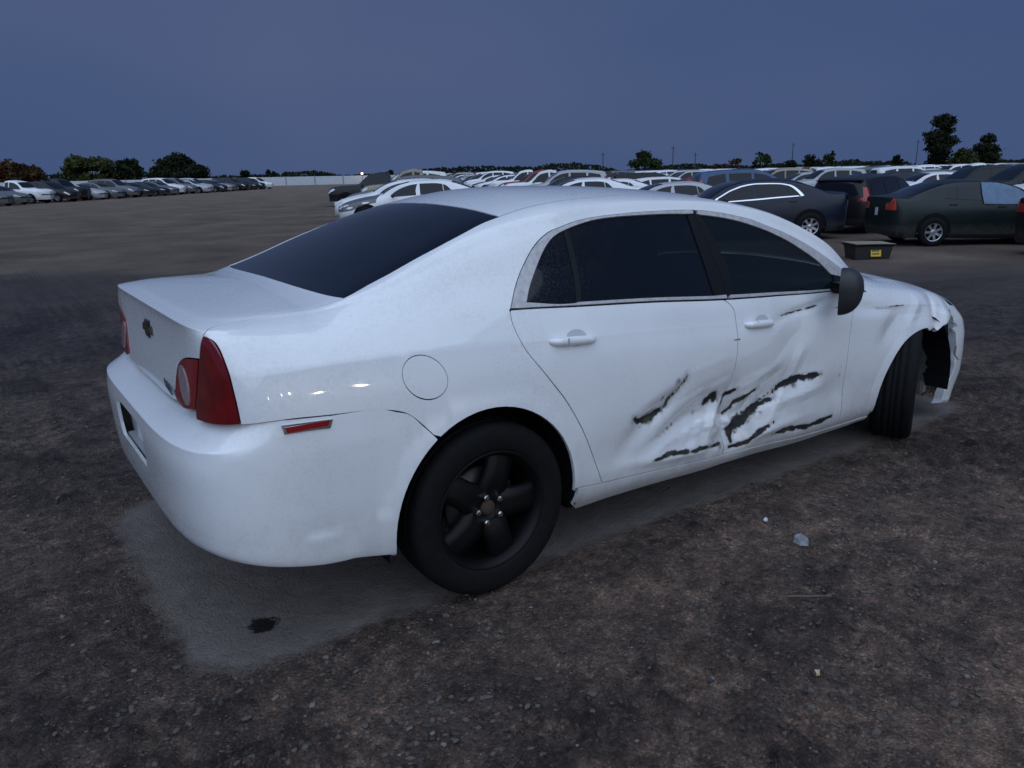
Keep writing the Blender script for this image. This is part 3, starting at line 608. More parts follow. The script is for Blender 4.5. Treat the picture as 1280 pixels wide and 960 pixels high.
BST = {-.15: [(.84, .262), (.870, .283), (.885, .40), (.890, .55), (.886, .68), (.877, .775), (.871, .83)],
       -.40: [(.84, .268), (.869, .286), (.884, .40), (.889, .55), (.885, .68), (.877, .775), (.871, .83)],
       -.55: [(.845, .300), (.878, .318), (.884, .42), (.887, .55), (.884, .68), (.876, .775), (.870, .83)]}
SB = Surf(BST, [-.980, -1.012, -1.022, -1.028, -1.032, -1.024, -.905], [.385, .402, .46, .56, .665, .736, .782], [4.4, 4.6, 4.7, 4.8, 4.8, 4.8, 5.4], {5: (0., 1.)}, sym=False)
SB.disp = lambda x, z: lip(x, z)+.009*np.clip((z-.425)/.012, 0, 1)*np.clip((.70-z)/.25, 0, 1)*np.clip((x+.72)/.10, 0, 1)*np.clip((-.40-x)/.06, 0, 1)
car = empty('damaged_sedan'); tag(car, 'white four-door sedan with torn, dented right side and black wheels in the foreground', 'car')
O = OUT
def rv(l): return list(l)[::-1]
arch_r = ellarc(S, -.015, .33, .385, .395, R(-3), R(122))        # front foot of the arch up and over to the bumper seam
door_rear = cr(O['door_rear']); sill_y = [(x, v) for x, v in O['sill_top'][:5]]+[(2.20, .56), (2.49, .50)]
def sillv(a, b, n=10): xs = np.linspace(a, b, n); q = np.array(sill_y); return [(x, float(np.interp(x, q[:, 0], q[:, 1]))) for x in xs]
front_edge = cr([(2.2414, 6.0), (2.20, 5.0), (2.165, 4), (2.15, 3), (2.155, 2), (2.175, .62)])
chrome_top = cr(O['chrome_top'], 4)
roofedge = cr(O['roofseam']+[(1.12, 9.25), (1.30, 9.22), (1.42, 9.15)])
wsedge = [(1.50, 9.06), (1.7, 9.0), (1.9, 9.0), (2.1, 9.0), (2.25, 8.98), (2.36, 8.9)]
seam_b = rv(cr(O['bumper_seam'])); lamp_o = cr(O['lamp_outer'])
trunkseam = [(-.8401, 6.559), (-.8322, 6.979), (-.8238, 7.352), (-.8103, 7.636), (-.775, 7.87), (-.7124, 8.197), (-.64, 8.50), (-.5868, 8.64), (-.52, 8.70), (-.46, 8.74), (-.4261, 8.765)]
O_rg = [(-.4261, 8.765)]+OUT['rearglass'][1:]
tseam = cr(trunkseam)
side_poly = tseam+cr(O_rg)[1:]+roofedge[1:]+wsedge+[(2.42, 8.2), (2.405, 7.4), (2.354, 5.91)]+rv(chrome_top)+door_rear+[(.3768, 1.302)]+arch_r+seam_b[1:]+rv(lamp_o)[1:]
def cut_near(poly): return poly
quarter = panel('quarter_panel', S, side_poly, M_white, car, step=.028, gap=.0014, holes=[[(-.249+.082*math.cos(a), S.sz(-.249, .871+.073*math.sin(a)-.012*math.cos(a), 6)[1]) for a in np.linspace(0, 2*math.pi, 40, endpoint=False)]], dent=True)
fuel = panel('fuel_door', S, [(-.249+.082*math.cos(a), S.sz(-.249, .871+.073*math.sin(a)-.012*math.cos(a), 6)[1]) for a in np.linspace(0, 2*math.pi, 40, endpoint=False)], M_white, quarter, step=.02, gap=.0012)
fuel['label'] = 'round white fuel filler door'
panel('quarter_panel', SL, side_poly, M_white, car, step=.045, side='L')
# doors and fender
rd_poly = [(.1474, 5.97)]+[(x, 5.965) for x in np.linspace(.25, 1.25, 12)]+[(1.2639, 5.92)]+cr(O['seam_mid'])[1:]+rv(sillv(.5244, 1.275))+rv(door_rear)[1:-1]
rear_door = panel('rear_door', S, rd_poly, M_scuff, car, step=.0078, scuff=scuffmask, flange=.02)
rear_door['label'] = 'rear door with black gouge and crushed lower edge'
fd_poly = [(1.2639, 5.965)]+[(x, 5.965) for x in np.linspace(1.35, 2.20, 10)]+front_edge+rv(sillv(1.283, 2.14))+rv(cr(O['seam_mid']))
front_door = panel('front_door', S, fd_poly, M_scuff, car, step=.0078, scuff=scuffmask, flange=.02)
front_door['label'] = 'front door, dented and ripped open with dark tears'
arch_f = ellarc(S, 2.87, .25, .40, .39, R(86), R(174))
fe_poly = [(2.2414, 6.0), (2.30, 5.95), (2.354, 5.88), (2.405, 7.3), (2.45, 7.62), (2.7, 7.62), (3.0, 7.58), (3.22, 7.45), (3.30, 6.7), (3.335, 5.9), (3.30, 5.2), (3.262, 4.6), (3.20, 4.1), (3.13, 3.7), (3.05, 3.42), (2.98, 3.56), (2.93, 3.45)]+arch_f+[(2.485, .60), (2.175, .64)]+rv(front_edge)[1:-1]
fender = panel('front_fender', S, fe_poly, M_scuff, car, step=.013, scuff=scuffmask, flange=.02)
fender['label'] = 'right front fender, front edge crumpled and torn off'
for nm, pl in (('rear_door', rd_poly), ('front_door', fd_poly), ('front_fender', fe_poly[:10]+[(3.30, 4.5), (3.2, 3.0)]+fe_poly[16:])): panel(nm, SL, pl, M_white, car, step=.05, side='L')
sp = sillv(.39, 2.47, 30); sill_poly = sp+[(2.47, .25), (2.3, .20), (1.9, .2), (1.3, .32), (.8, .38), (.6, .35), (.43, .22), (.385, .6)]
panel('rocker_sill', S, sill_poly, M_scuff, car, step=.02, scuff=lambda x, z: scuffmask(x, z)*.55, off=.003); panel('rocker_sill', SL, sill_poly, M_white, car, step=.05, side='L')
# roof, hood, glass, trunk
glasstop = cr(O['glasstop']+[(.2215, 11)])
hdr = [(1.555, 11), (1.54, 10.5), (1.52, 10), (1.47, 9.5), (1.42, 9.15)]
panel('roof_panel', S, glasstop+[(.6, 11), (1.0, 11), (1.3, 11)]+cr(hdr)+rv(roofedge)[1:-1], M_white, car, step=.035, mirror=True)
base_g = cr([(-.4261, 8.765), (-.452, 9.3), (-.468, 9.8), (-.476, 10.4), (-.478, 11)])
rear_glass = panel('rear_window', S, base_g+[(-.2, 11), (0., 11)]+rv(glasstop)+rv(cr(O_rg))[1:-1], M_glass, car, step=.035, mirror=True, off=-.002, gap=.001)
panel('windshield', S, [(1.565, 11), (1.9, 11), (2.2, 11), (2.44, 11), (2.42, 10.3), (2.38, 9.5), (2.35, 9.0)]+rv(wsedge[:-1])+rv(cr(hdr))[:-1], M_glass_f, car, step=.05, mirror=True, off=-.003, gap=.002)
hood_poly = [(2.455, 11), (2.9, 11), (3.3, 11), (3.62, 11), (3.60, 10), (3.55, 9.0), (3.48, 8.2), (3.36, 7.62), (3.22, 7.48), (3.0, 7.60), (2.7, 7.64), (2.45, 7.66), (2.43, 8.4), (2.40, 9.2), (2.44, 10.2)]
panel('hood', S, hood_poly, M_white, car, step=.04, mirror=True)
ext = cr(O['lamp_ext']); inner = cr(O['lamp_inner'])
trunk_poly = base_g+[(-.55, 11), (-1.55, 11)]+[(-1.55, v) for v in (10, 9, 8, 7.3, 7.07, 7, 6.93, 6.6, 6, 5, 4.4, 3.90)]+[(-1.4, 3.90), (-1.2, 3.90), (-1.05, 3.93)]+rv(ext[:22])+[(-.840, 6.34)]+tseam[:-1]
trunk = panel('trunk_lid', S, trunk_poly, M_white, car, step=.03, mirror=True, rows=(6.80, 6.93, 7.0, 7.07, 7.2))
for sd_ in 'RL':
    sf = S if sd_ == 'R' else SL
    tl = panel('taillight', sf, [(-.8385, 6.47)]+lamp_o[1:]+[(-.83, 3.90), (-.893, 3.86)]+rv(inner)[:-1], M_red, car, step=.025, side=sd_, off=.004, flange=.03)
    tl['label'] = 'dark red corner tail lamp'
    t2 = panel('taillight_inner', sf, ext[:-1]+rv(inner)[:-8], M_red2, trunk, step=.02, side=sd_, off=.004, flange=.02)
    lc = (-.944, 4.45)
    panel('reverse_lens', sf, [(lc[0]+.031*math.cos(a)-.012*math.sin(a), lc[1]+.42*math.sin(a)) for a in np.linspace(0, 2*math.pi, 28, endpoint=False)], M_clear, t2 if False else trunk, step=.015, side=sd_, off=.007, flange=.004)
# bumper
sb = [SB.sz(t, z, 6) for t, z in ((-.232, .6625), (-.28, .7170), (-.328, .7640), (-.37, .7790), (-.41, .7940), (-.575, .8070))]
arch_b = [SB.sz(-.015+.385*math.cos(a), .33+.395*math.sin(a), 6) for a in np.linspace(R(190), R(124), 14)]
bt = [(-.69, 5.95), (-.77, 6.0), (-.9, 6.0), (-1.1, 6.0), (-1.3, 6.0), (-1.55, 6.0)]
wp = lambda y: -.55-(math.pi/2-math.atan(y/.49))/(math.pi/2)
rec = [(wp(.26), 4.1), (wp(.258), 3.3), (wp(.235), 2.88), (-1.55, 2.88)]
bump_poly = arch_b+cr(sb)+bt+[(-1.55, 5.4), (-1.55, 5), (-1.55, 4.6), (-1.55, 4.4), (wp(.10), 4.4), (wp(.25), 4.35)]+rec+[(-1.55, 2.4), (-1.55, 1.6), (-1.55, .9), (-1.3, .9), (-1.0, .9), (-.8, .9), (-.6, .9), (-.42, .9)]
bumper = panel('rear_bumper', SB, bump_poly, M_white, car, step=.026, mirror=True, gap=.0012, flange=.012, rows=(4.82, 4.94, 5.0, 5.06, 5.18))
panel('lower_valance', SB, [(-1.0, .8), (-1.1, .85), (-1.3, .85), (-1.55, .85), (-1.55, -.7), (-1.2, -.7), (-1.03, -.3)], M_black, bumper, step=.05, mirror=True, off=-.02)
panel('plate_recess', SB, [(-1.55, 4.6), (wp(.29), 4.6), (wp(.29), 2.7), (-1.55, 2.7)], M_grey, bumper, step=.05, mirror=True, off=-.045, flange=0)
bm = bmesh.new(); box(bm, (-.984, 0, .605), (.004, .305, .145), bev=.001); bm_obj('number_plate', bm, M_plate, bumper)
bm = bmesh.new(); box(bm, (-.988, 0, .545), (.04, .48, .010)); bm_obj('recess_shelf', bm, M_grey, bumper)
for sd_ in 'RL':
    pl = [SB.sz(t, z, 6) for t, z in ((-.69, .806), (-.575, .796), (-.583, .770), (-.685, .778))]
    mk = panel('side_marker', SB, pl, M_bright, bumper, step=.02, side=sd_, off=.004, gap=0, flange=.01)
    c_ = np.mean(pl, axis=0); panel('marker_lens', SB, [tuple(c_+(np.array(p)-c_)*(.88, .62)) for p in pl], M_red2, bumper, step=.02, side=sd_, off=.007, gap=0, flange=.006)
# window surrounds, pillars and side glass
gq, gt = cr(O['glass_quarter']), cr(O['glass_reartop']); qb, rb, fb = cr(O['glass_qbottom']), cr(O['glass_rearbot']), cr(O['glass_frontbot']); ft = cr(O['glass_fronttop'])
div = cr(O['divider']); b1, b2, b3 = cr(O['bpillar']), cr(O['bpillar2']), cr(O['bpillar3'])
ct_r = [p for p in chrome_top if p[0] < 1.262]; ct_f = [p for p in chrome_top if p[0] > 1.285]
for sd_, sf, dr, df in (('R', S, rear_door, front_door), ('L', SL, None, None)):
    if dr is None: dr = bpy.data.objects['rear_door.001']; df = bpy.data.objects['front_door.001']
    st = .03 if sd_ == 'R' else .06
    panel('window_trim', sf, [(1.278, 6.10)]+[(x, 6.085) for x in np.linspace(1.2, .46, 10)]+rv(qb)[1:]+gq[1:]+gt[1:]+[(1.268, 7.87), (1.268, 7.985)]+rv(ct_r)+[(x, 5.985) for x in np.linspace(.2, 1.278, 14)], M_chrome, dr, step=st, gap=.0012, off=.003, side=sd_, flange=.012)
    panel('window_trim', sf, ct_f+[(2.24, 7.0), (2.20, 7.05)]+rv(ft)[1:]+[(1.290, 7.86)], M_chrome, df, step=st, gap=.0012, off=.002, side=sd_, flange=.012)
    panel('window_trim', sf, [(1.285, 5.985)]+[(x, 5.985) for x in np.linspace(1.4, 2.06, 8)]+[(2.06, 6.08)]+[(x, 6.085) for x in np.linspace(1.9, 1.3, 8)], M_chrome, df, step=st, gap=.0008, off=.004, side=sd_, flange=.012)
    panel('pillar_trim', sf, b1+rv(b2), M_black, dr, step=st, gap=.001, off=.001, side=sd_)
    panel('pillar_trim', sf, b2+[(1.335, 6.08), (1.355, 6.8), (1.335, 7.4), (1.30, 7.86)], M_black, df, step=st, gap=.0012, off=.0005, side=sd_)
    panel('mirror_sail', sf, [(2.0685, 5.98), (2.0685, 6.073), (2.0911, 6.926), (2.19, 7.1), (2.23, 7.0), (2.35, 5.95), (2.2, 5.98)], M_black, df, step=st, gap=.001, off=.002, side=sd_)
    qg = panel('quarter_window', sf, gq[:-4]+div[1:]+rv(qb), M_glass, dr, step=st, gap=-.004, off=-.006, side=sd_, flange=0)
    panel('window_divider', sf, [(p[0]-.006, p[1]) for p in div]+[(p[0]+.022, p[1]+.03) for p in rv(div)], M_black, dr, step=st, gap=0, off=-.003, side=sd_)
    panel('rear_door_window', sf, [(p[0]+.015, p[1]) for p in div[::-1]]+gt+b1+rv(rb), M_glass, dr, step=st, gap=-.004, off=-.006, side=sd_, flange=0)
    panel('front_door_window', sf, [(1.325, 6.08), (1.345, 6.8), (1.325, 7.4), (1.29, 7.84)]+ft[1:]+[(2.0685, 6.06)]+rv(fb), M_glass_f, df, step=st, gap=-.005, off=-.006, side=sd_, flange=0)
# dark inner structure behind the panel gaps, arches and torn nose
def inner_shell():
    VV = []; FF = []; n = 0
    for ts, v0, v1, of in ((np.linspace(-.42, 3.05, 120), .6, 5.7, -.045), (np.linspace(-1.55, -.42, 40), 4.3, 5.7, -.045), (np.linspace(.22, 1.60, 30), 8.55, 11, -.022), (np.linspace(-1.55, -.46, 30), 5.7, 11, -.022), (np.linspace(-.5, .3, 16), 6.3, 8.45, -.03), (np.linspace(1.2, 2.36, 20), 8.1, 8.75, -.025), (np.linspace(2.40, 3.4, 20), 5.7, 11, -.03)):
        V, _, F = grid_shell(SL, ts, np.linspace(v0, v1, 14), of)
        V[:, 1] += np.where((V[:, 0] > .4) & (V[:, 0] < 2.3) & (V[:, 2] < .95), .05, 0)
        F = [f for f in F if np.hypot(*(V[list(f)].mean(0)[[0, 2]]-(-.015, .33))) > .41 and np.hypot(*(V[list(f)].mean(0)[[0, 2]]-(2.87, .28))) > .42]
        for sg in (1, -1): VV.append(V*(1, sg, 1)); FF += [tuple(int(q)+n for q in f) for f in F]; n += len(V)
    obj('inner_structure', np.vstack(VV), FF, M_void, car)
    for x0 in (-.015, 2.865):
        for sg in (-1, 1):
            V = []; F = []; k = 18
            for i in range(k+1):
                a = R(-12+204*i/k)
                for rr, yy in ((.412, .868), (.412, .56), (.02, .56)): V.append((x0+rr*math.cos(a), sg*yy, (.33 if x0 < 1 else .30)+rr*math.sin(a)))
            for i in range(k):
                for j in range(2): F.append((i*3+j, i*3+j+1, i*3+j+4, i*3+j+3))
            obj('wheel_liner', V, F, M_void, car, smooth=False)
    bm = bmesh.new(); box(bm, (1.45, 0, .24), (3.9, 1.10, .10)); box(bm, (1.42, 0, .22), (2.0, 1.56, .06)); box(bm, (-.45, .2, .30), (.5, .3, .14), bev=.03); bm_obj('underbody', bm, M_void, car)
    # nose structure seen through the missing fender corner
    bm = bmesh.new(); box(bm, (3.42, 0, .48), (.10, 1.3, .22)); box(bm, (3.30, -.52, .42), (.30, .22, .36), rot=Matrix.Rotation(.2, 3, 'Z').to_quaternion()); box(bm, (3.36, .1, .55), (.06, 1.2, .40)); bm_obj('radiator_support', bm, M_void, car)
    bm = bmesh.new(); box(bm, (3.30, -.66, .36), (.10, .05, .20), rot=Matrix.Rotation(.5, 3, 'Y').to_quaternion(), bev=.01); box(bm, (3.27, -.70, .20), (.06, .06, .08), bev=.01); bm_obj('broken_bracket', bm, mat('bracket_grey', (.14, .13, .12), .6), car)
    bm = bmesh.new(); box(bm, (3.40, -.74, .60), (.05, .05, .09), rot=Matrix.Rotation(.3, 3, 'X').to_quaternion(), bev=.008); box(bm, (3.36, -.73, .53), (.10, .05, .02), bev=.005); bm_obj('broken_headlight_housing', bm, M_clear, car)
inner_shell()
def nose_wreck():
    g = np.random.default_rng(4); M_b = mat('bent_beam_metal', (.22, .23, .25), .45, metal=.5, noise=.5, nscale=25); M_l = mat('torn_liner_felt', (.045, .043, .042), .9, noise=.5, nscale=30)
    bm = bmesh.new(); box(bm, (3.40, -.60, .50), (.09, .34, .10), rot=Matrix.Rotation(.25, 3, 'Z').to_quaternion(), bev=.012); bm_obj('crash_beam', bm, M_b, car)
    bm = bmesh.new(); box(bm, (3.33, -.74, .34), (.014, .05, .26), rot=Matrix.Rotation(.35, 3, 'Y').to_quaternion(), bev=.004); bm_obj('bent_stay', bm, M_b, car)
    bm = bmesh.new(); box(bm, (3.36, -.70, .17), (.08, .06, .05), rot=Matrix.Rotation(.5, 3, 'X').to_quaternion(), bev=.01); bm_obj('foam_absorber', bm, mat('tan_foam', (.22, .16, .10), .9), car)
    n, k = 9, 14; V = []; F = []
    for i in range(n):
        for j in range(k): V.append((3.18+.16*i/(n-1)+g.normal()*.006, -.66-.10*i/(n-1)+g.normal()*.010, .16+.42*j/(k-1)+g.normal()*.004+(.03*math.sin(i*2.2) if j in (0, k-1) else 0)))
    for i in range(n-1):
        for j in range(k-1):
            if g.random() > .10: F.append((i*k+j, (i+1)*k+j, (i+1)*k+j+1, i*k+j+1))
    obj('torn_liner', V, F, M_l, car)
    for q in range(3):
        P_ = np.cumsum(np.vstack([[3.30+.03*q, -.70, .62], g.normal(0, .022, (9, 3))+(.004, -.006, -.035)]), 0); V = []; F = []
        for i, c in enumerate(P_):
            for j in range(5): a = 6.283*j/5; V.append((c[0]+.005*math.cos(a), c[1]+.005*math.sin(a), c[2]))
        for i in range(len(P_)-1):
            for j in range(5): F.append((i*5+j, i*5+(j+1) % 5, i*5+5+(j+1) % 5, i*5+5+j))
        obj('hanging_wire', V, F, [M_grey, M_black, M_cal][q], car)
nose_wreck()
# front bumper cover, right end torn loose and hanging
def front_bumper():
    rows = [(.0, .10), (.16, .155), (.38, .25), (.55, .40), (.72, .53), (.86, .62), (1., .70)]
    # plan curves: torn right end -> nose -> left end
    VV = []; ns = 40
    ends = {0: (3.35, -.795, .10), 1: (3.385, -.80, .18), 2: (3.44, -.805, .30), 3: (3.455, -.805, .40), 4: (3.43, -.80, .52), 5: (3.37, -.795, .63), 6: (3.31, -.79, .715)}
    mid = {0: (3.44, -.80, .085), 1: (3.50, -.795, .19), 2: (3.57, -.785, .27), 3: (3.60, -.775, .40), 4: (3.585, -.775, .52), 5: (3.52, -.78, .61), 6: (3.43, -.765, .69)}
    nose = {0: 3.66, 1: 3.74, 2: 3.79, 3: 3.82, 4: 3.81, 5: 3.77, 6: 3.68}
    for k in range(7):
        z = rows[k][1]; zl = z+.09
        P = [ends[k], mid[k], (nose[k]-.06, -.56, z+.02), (nose[k]-.01, -.28, z+.05), (nose[k], 0, z+.07), (nose[k]-.02, .30, zl), (nose[k]-.10, .58, zl), (3.50, .78, zl), (3.32, .86, zl)]
        P = np.array(P); d = np.r_[0, np.cumsum(np.linalg.norm(np.diff(P, axis=0), axis=1))]; q = np.r_[np.linspace(0, d[2], 16, endpoint=False), np.linspace(d[2], d[-1], ns-16)]
        VV.append(np.stack([hermite(d, P[:, i], q) for i in range(3)], 1))
    G = np.stack(VV, 1); K = np.linspace(0, 6, 25); H = np.stack([[hermite(range(7), G[i, :, c], K) for c in range(3)] for i in range(ns)]).transpose(0, 2, 1)
    r_ = rng.normal(0, 1, H.shape[:2]); H[:, :, 0] += .004*np.sin(np.arange(25)*1.7)[None]*np.exp(-np.arange(ns)/5.)[:, None]
    H[0, :, 0] += .006*np.sin(np.arange(25)*1.1)+.004*np.sin(np.arange(25)*2.9)
    V = H.reshape(-1, 3); F = [(i*25+j, (i+1)*25+j, (i+1)*25+j+1, i*25+j+1) for i in range(ns-1) for j in range(24)]
    o = obj('front_bumper_cover', V, F, [M_white, M_grey], car); md = o.modifiers.new('s', 'SOLIDIFY'); md.thickness = .004; md.offset = -1; md.material_offset = 1; md.material_offset_rim = 1
    o['label'] = 'front bumper cover torn loose at its right end'
    # returned flange along the torn edge
    E = H[0]; V = np.vstack([E, E+np.array((-.035, .035, -.005))]); F = [(j, j+1, 25+j+1, 25+j) for j in range(24)]
    obj('torn_flange', V, F, mat('raw_bumper_plastic', (.30, .32, .35), .5), o)
    V, _, F = grid_shell(SL, np.linspace(3.30, 3.80, 14), np.linspace(.5, 7.4, 14), -.05); n = len(V)
    obj('nose_backing', np.vstack([V, V*(1, -1, 1)]), F+[tuple(q+n for q in f) for f in F], M_void, car)
    bm = bmesh.new()
    for x, z, a in ((3.40, .60, .4), (3.43, .585, .1), (3.395, .555, -.2)): box(bm, (x, -.80, z), (.03, .012, .018), rot=Matrix.Rotation(a, 3, 'Y').to_quaternion())
    bm_obj('broken_clip', bm, M_white, o)
front_bumper()
# folded flap of the fender corner
def flap():
    A = np.array([(2.98, -.868, .742), (2.975, -.884, .66), (2.985, -.876, .612), (3.06, -.864, .598)]); B = np.array([(3.08, -.835, .735), (3.07, -.858, .66), (3.06, -.860, .63), (3.09, -.852, .622)])
    return
# ---- door handles
def handle(x0, x1, z0, z1, sf, sd_, door):
    g = -1 if sd_ == 'R' else 1; n = 20; V = []; F = []
    xs = np.linspace(x0, x1, n)
    for i, x in enumerate(xs):
        u = i/(n-1); zc = z0+(z1-z0)*u; q = sf.F([x], [sf.sz(x, zc, 6)[1]])[0]; ye = abs(q[1]); e = min(u, 1-u)*2; pr = .030*min(1, e*3.2)**.6+.001; hh = (.013+.005*math.sin(math.pi*u))*min(1, .55+e*2)
        for a in np.linspace(0, 2*math.pi, 12, endpoint=False): V.append((x, g*(ye-.004+pr*(.5+.5*math.cos(a))), zc+hh*math.sin(a)))
    for i in range(n-1):
        for j in range(12): F.append((i*12+j, i*12+(j+1) % 12, (i+1)*12+(j+1) % 12, (i+1)*12+j))
    F.append(tuple(range(12))); F.append(tuple(range((n-1)*12, n*12)))
    h = obj('door_handle', V, F, M_white, door)
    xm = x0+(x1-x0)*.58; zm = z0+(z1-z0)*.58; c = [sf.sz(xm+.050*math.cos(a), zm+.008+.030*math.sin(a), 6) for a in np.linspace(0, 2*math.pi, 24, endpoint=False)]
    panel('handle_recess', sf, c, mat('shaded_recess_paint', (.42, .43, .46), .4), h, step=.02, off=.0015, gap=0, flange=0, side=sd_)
    bm = bmesh.new(); box(bm, (x0+(x1-x0)*.32, g*(ye+.0265), z0+(z1-z0)*.32), (.0025, .004, .030)); bm_obj('key_cap_joint', bm, M_grey, h)
for sd_, sf in (('R', S), ('L', SL)):
    sfx = '' if sd_ == 'R' else '.001'
    handle(.272, .505, .916, .900, sf, sd_, bpy.data.objects['rear_door'+sfx]); handle(1.357, 1.568, .846, .834, sf, sd_, bpy.data.objects['front_door'+sfx])
# ---- mirrors
def mirror(sd_, door):
    g = -1 if sd_ == 'R' else 1
    ring = []; V = []; F = []; ns, nk = 18, 24
    for i in range(ns):
        u = i/(ns-1); s_ = math.sqrt(max(0, 1-(u*1.0)**2.6))       # from glass plane (0) to nose (1)
        for j in range(nk):
            a = 2*math.pi*j/nk; ca, sa = math.cos(a), math.sin(a); n_ = 2.7; r_ = 1/((abs(ca))**n_+(abs(sa))**n_)**(1/n_)
            yy = .098*r_*ca*s_; zz = .108*r_*sa*s_*(1-.12*(ca*g*-1))
            V.append((.105*u, yy, zz+.012*u))
    for i in range(ns-1):
        for j in range(nk): F.append((i*nk+j, i*nk+(j+1) % nk, (i+1)*nk+(j+1) % nk, (i+1)*nk+j))
    rot = Matrix.Rotation(R(-60)*g*-1, 3, 'Z') @ Matrix.Rotation(R(10), 3, 'X')
    V = [tuple(rot @ Vector(v)+Vector((1.945, g*.945, .950))) for v in V]
    h = obj('side_mirror', V, F, mat('textured_black_plastic', (.02, .021, .026), .55, noise=.2, nscale=60), door)
    gv = [rot @ Vector((.004, .088*math.cos(a), .098*math.sin(a)))+Vector((1.945, g*.945, .950)) for a in np.linspace(0, 2*math.pi, 24, endpoint=False)]
    obj('mirror_glass', [tuple(v) for v in gv], [tuple(range(24))], mat('mirror_glass', (.55, .57, .6), .03, metal=1), h, smooth=False)
    bm = bmesh.new(); box(bm, (2.06, g*.875, .945), (.09, .12, .05), rot=Matrix.Rotation(g*.3, 3, 'Z').to_quaternion(), bev=.015); bm_obj('mirror_arm', bm, M_black, h)
    if sd_ == 'R': h['label'] = 'black wing mirror, tilted on its arm'
mirror('R', front_door); mirror('L', bpy.data.objects['front_door.001'])
# ---- badge and lettering on the trunk
def trunk_xyz(y, z):
    th = math.atan2(.37, abs(y)+1e-9); t = -.55-th/(math.pi/2)
    for _ in range(6):
        v = S.sz(t, z, 8)[1]; q = S.base([t], [v])[0]; th = math.atan2(-.55-q[0], max(1e-6, abs(y))); t = -.55-th/(math.pi/2)
    return q[0]
bx = trunk_xyz(0.001, .995)
def prism_yz(name, pts, x, d, m_, parent, lean=0.):
    n = len(pts); V = [(x+lean*(p[1]-pts[0][1]), p[0], p[1]) for p in pts]+[(x-d+lean*(p[1]-pts[0][1]), p[0], p[1]) for p in pts]
    F = [tuple(range(n)), tuple(range(2*n-1, n-1, -1))]+[(i, (i+1) % n, n+(i+1) % n, n+i) for i in range(n)]
    return obj(name, V, F, m_, parent, smooth=False)
def bow(s_): return [(y*s_, .995+z*s_) for y, z in ((-.085, -.014), (-.030, -.014), (-.030, -.032), (.036, -.032), (.036, -.014), (.085, -.014), (.074, .014), (.030, .014), (.030, .032), (-.036, .032), (-.036, .014), (-.074, .014))]
bd = prism_yz('emblem_frame', bow(1.0), bx+.004, .010, mat('dark_chrome', (.05, .05, .055), .3, metal=.8), trunk)
prism_yz('emblem', bow(.80), bx-.004, .005, mat('tarnished_gold', (.075, .058, .038), .4, metal=.6), bd)
def text(body, size, loc, rot, m_, parent, ext=.002, name='badge_lettering'):
    c = bpy.data.curves.new(name, 'FONT'); c.body = body; c.size = size; c.extrude = ext; c.align_x = 'CENTER'; c.align_y = 'CENTER'
    o = bpy.data.objects.new(name, c); col.objects.link(o); dg = bpy.context.evaluated_depsgraph_get(); me = bpy.data.meshes.new_from_object(o.evaluated_get(dg)); bpy.data.objects.remove(o)
    me.materials.clear(); me.materials.append(m_); o = link(bpy.data.objects.new(name, me), parent); o.location = loc; o.rotation_euler = rot; return o
M_letter = mat('dark_letters', (.03, .03, .04), .3, metal=.4)
tx = trunk_xyz(.32, .842)
text('FLEXFUEL', .038, (tx-.004, -.315, .842), (R(90), 0, R(-90-4)), M_letter, trunk)
prism_yz('leaf_badge', [(-.425, .832), (-.412, .830), (-.405, .838), (-.404, .850), (-.413, .852), (-.424, .845)], trunk_xyz(.41, .842), .004, M_letter, trunk)
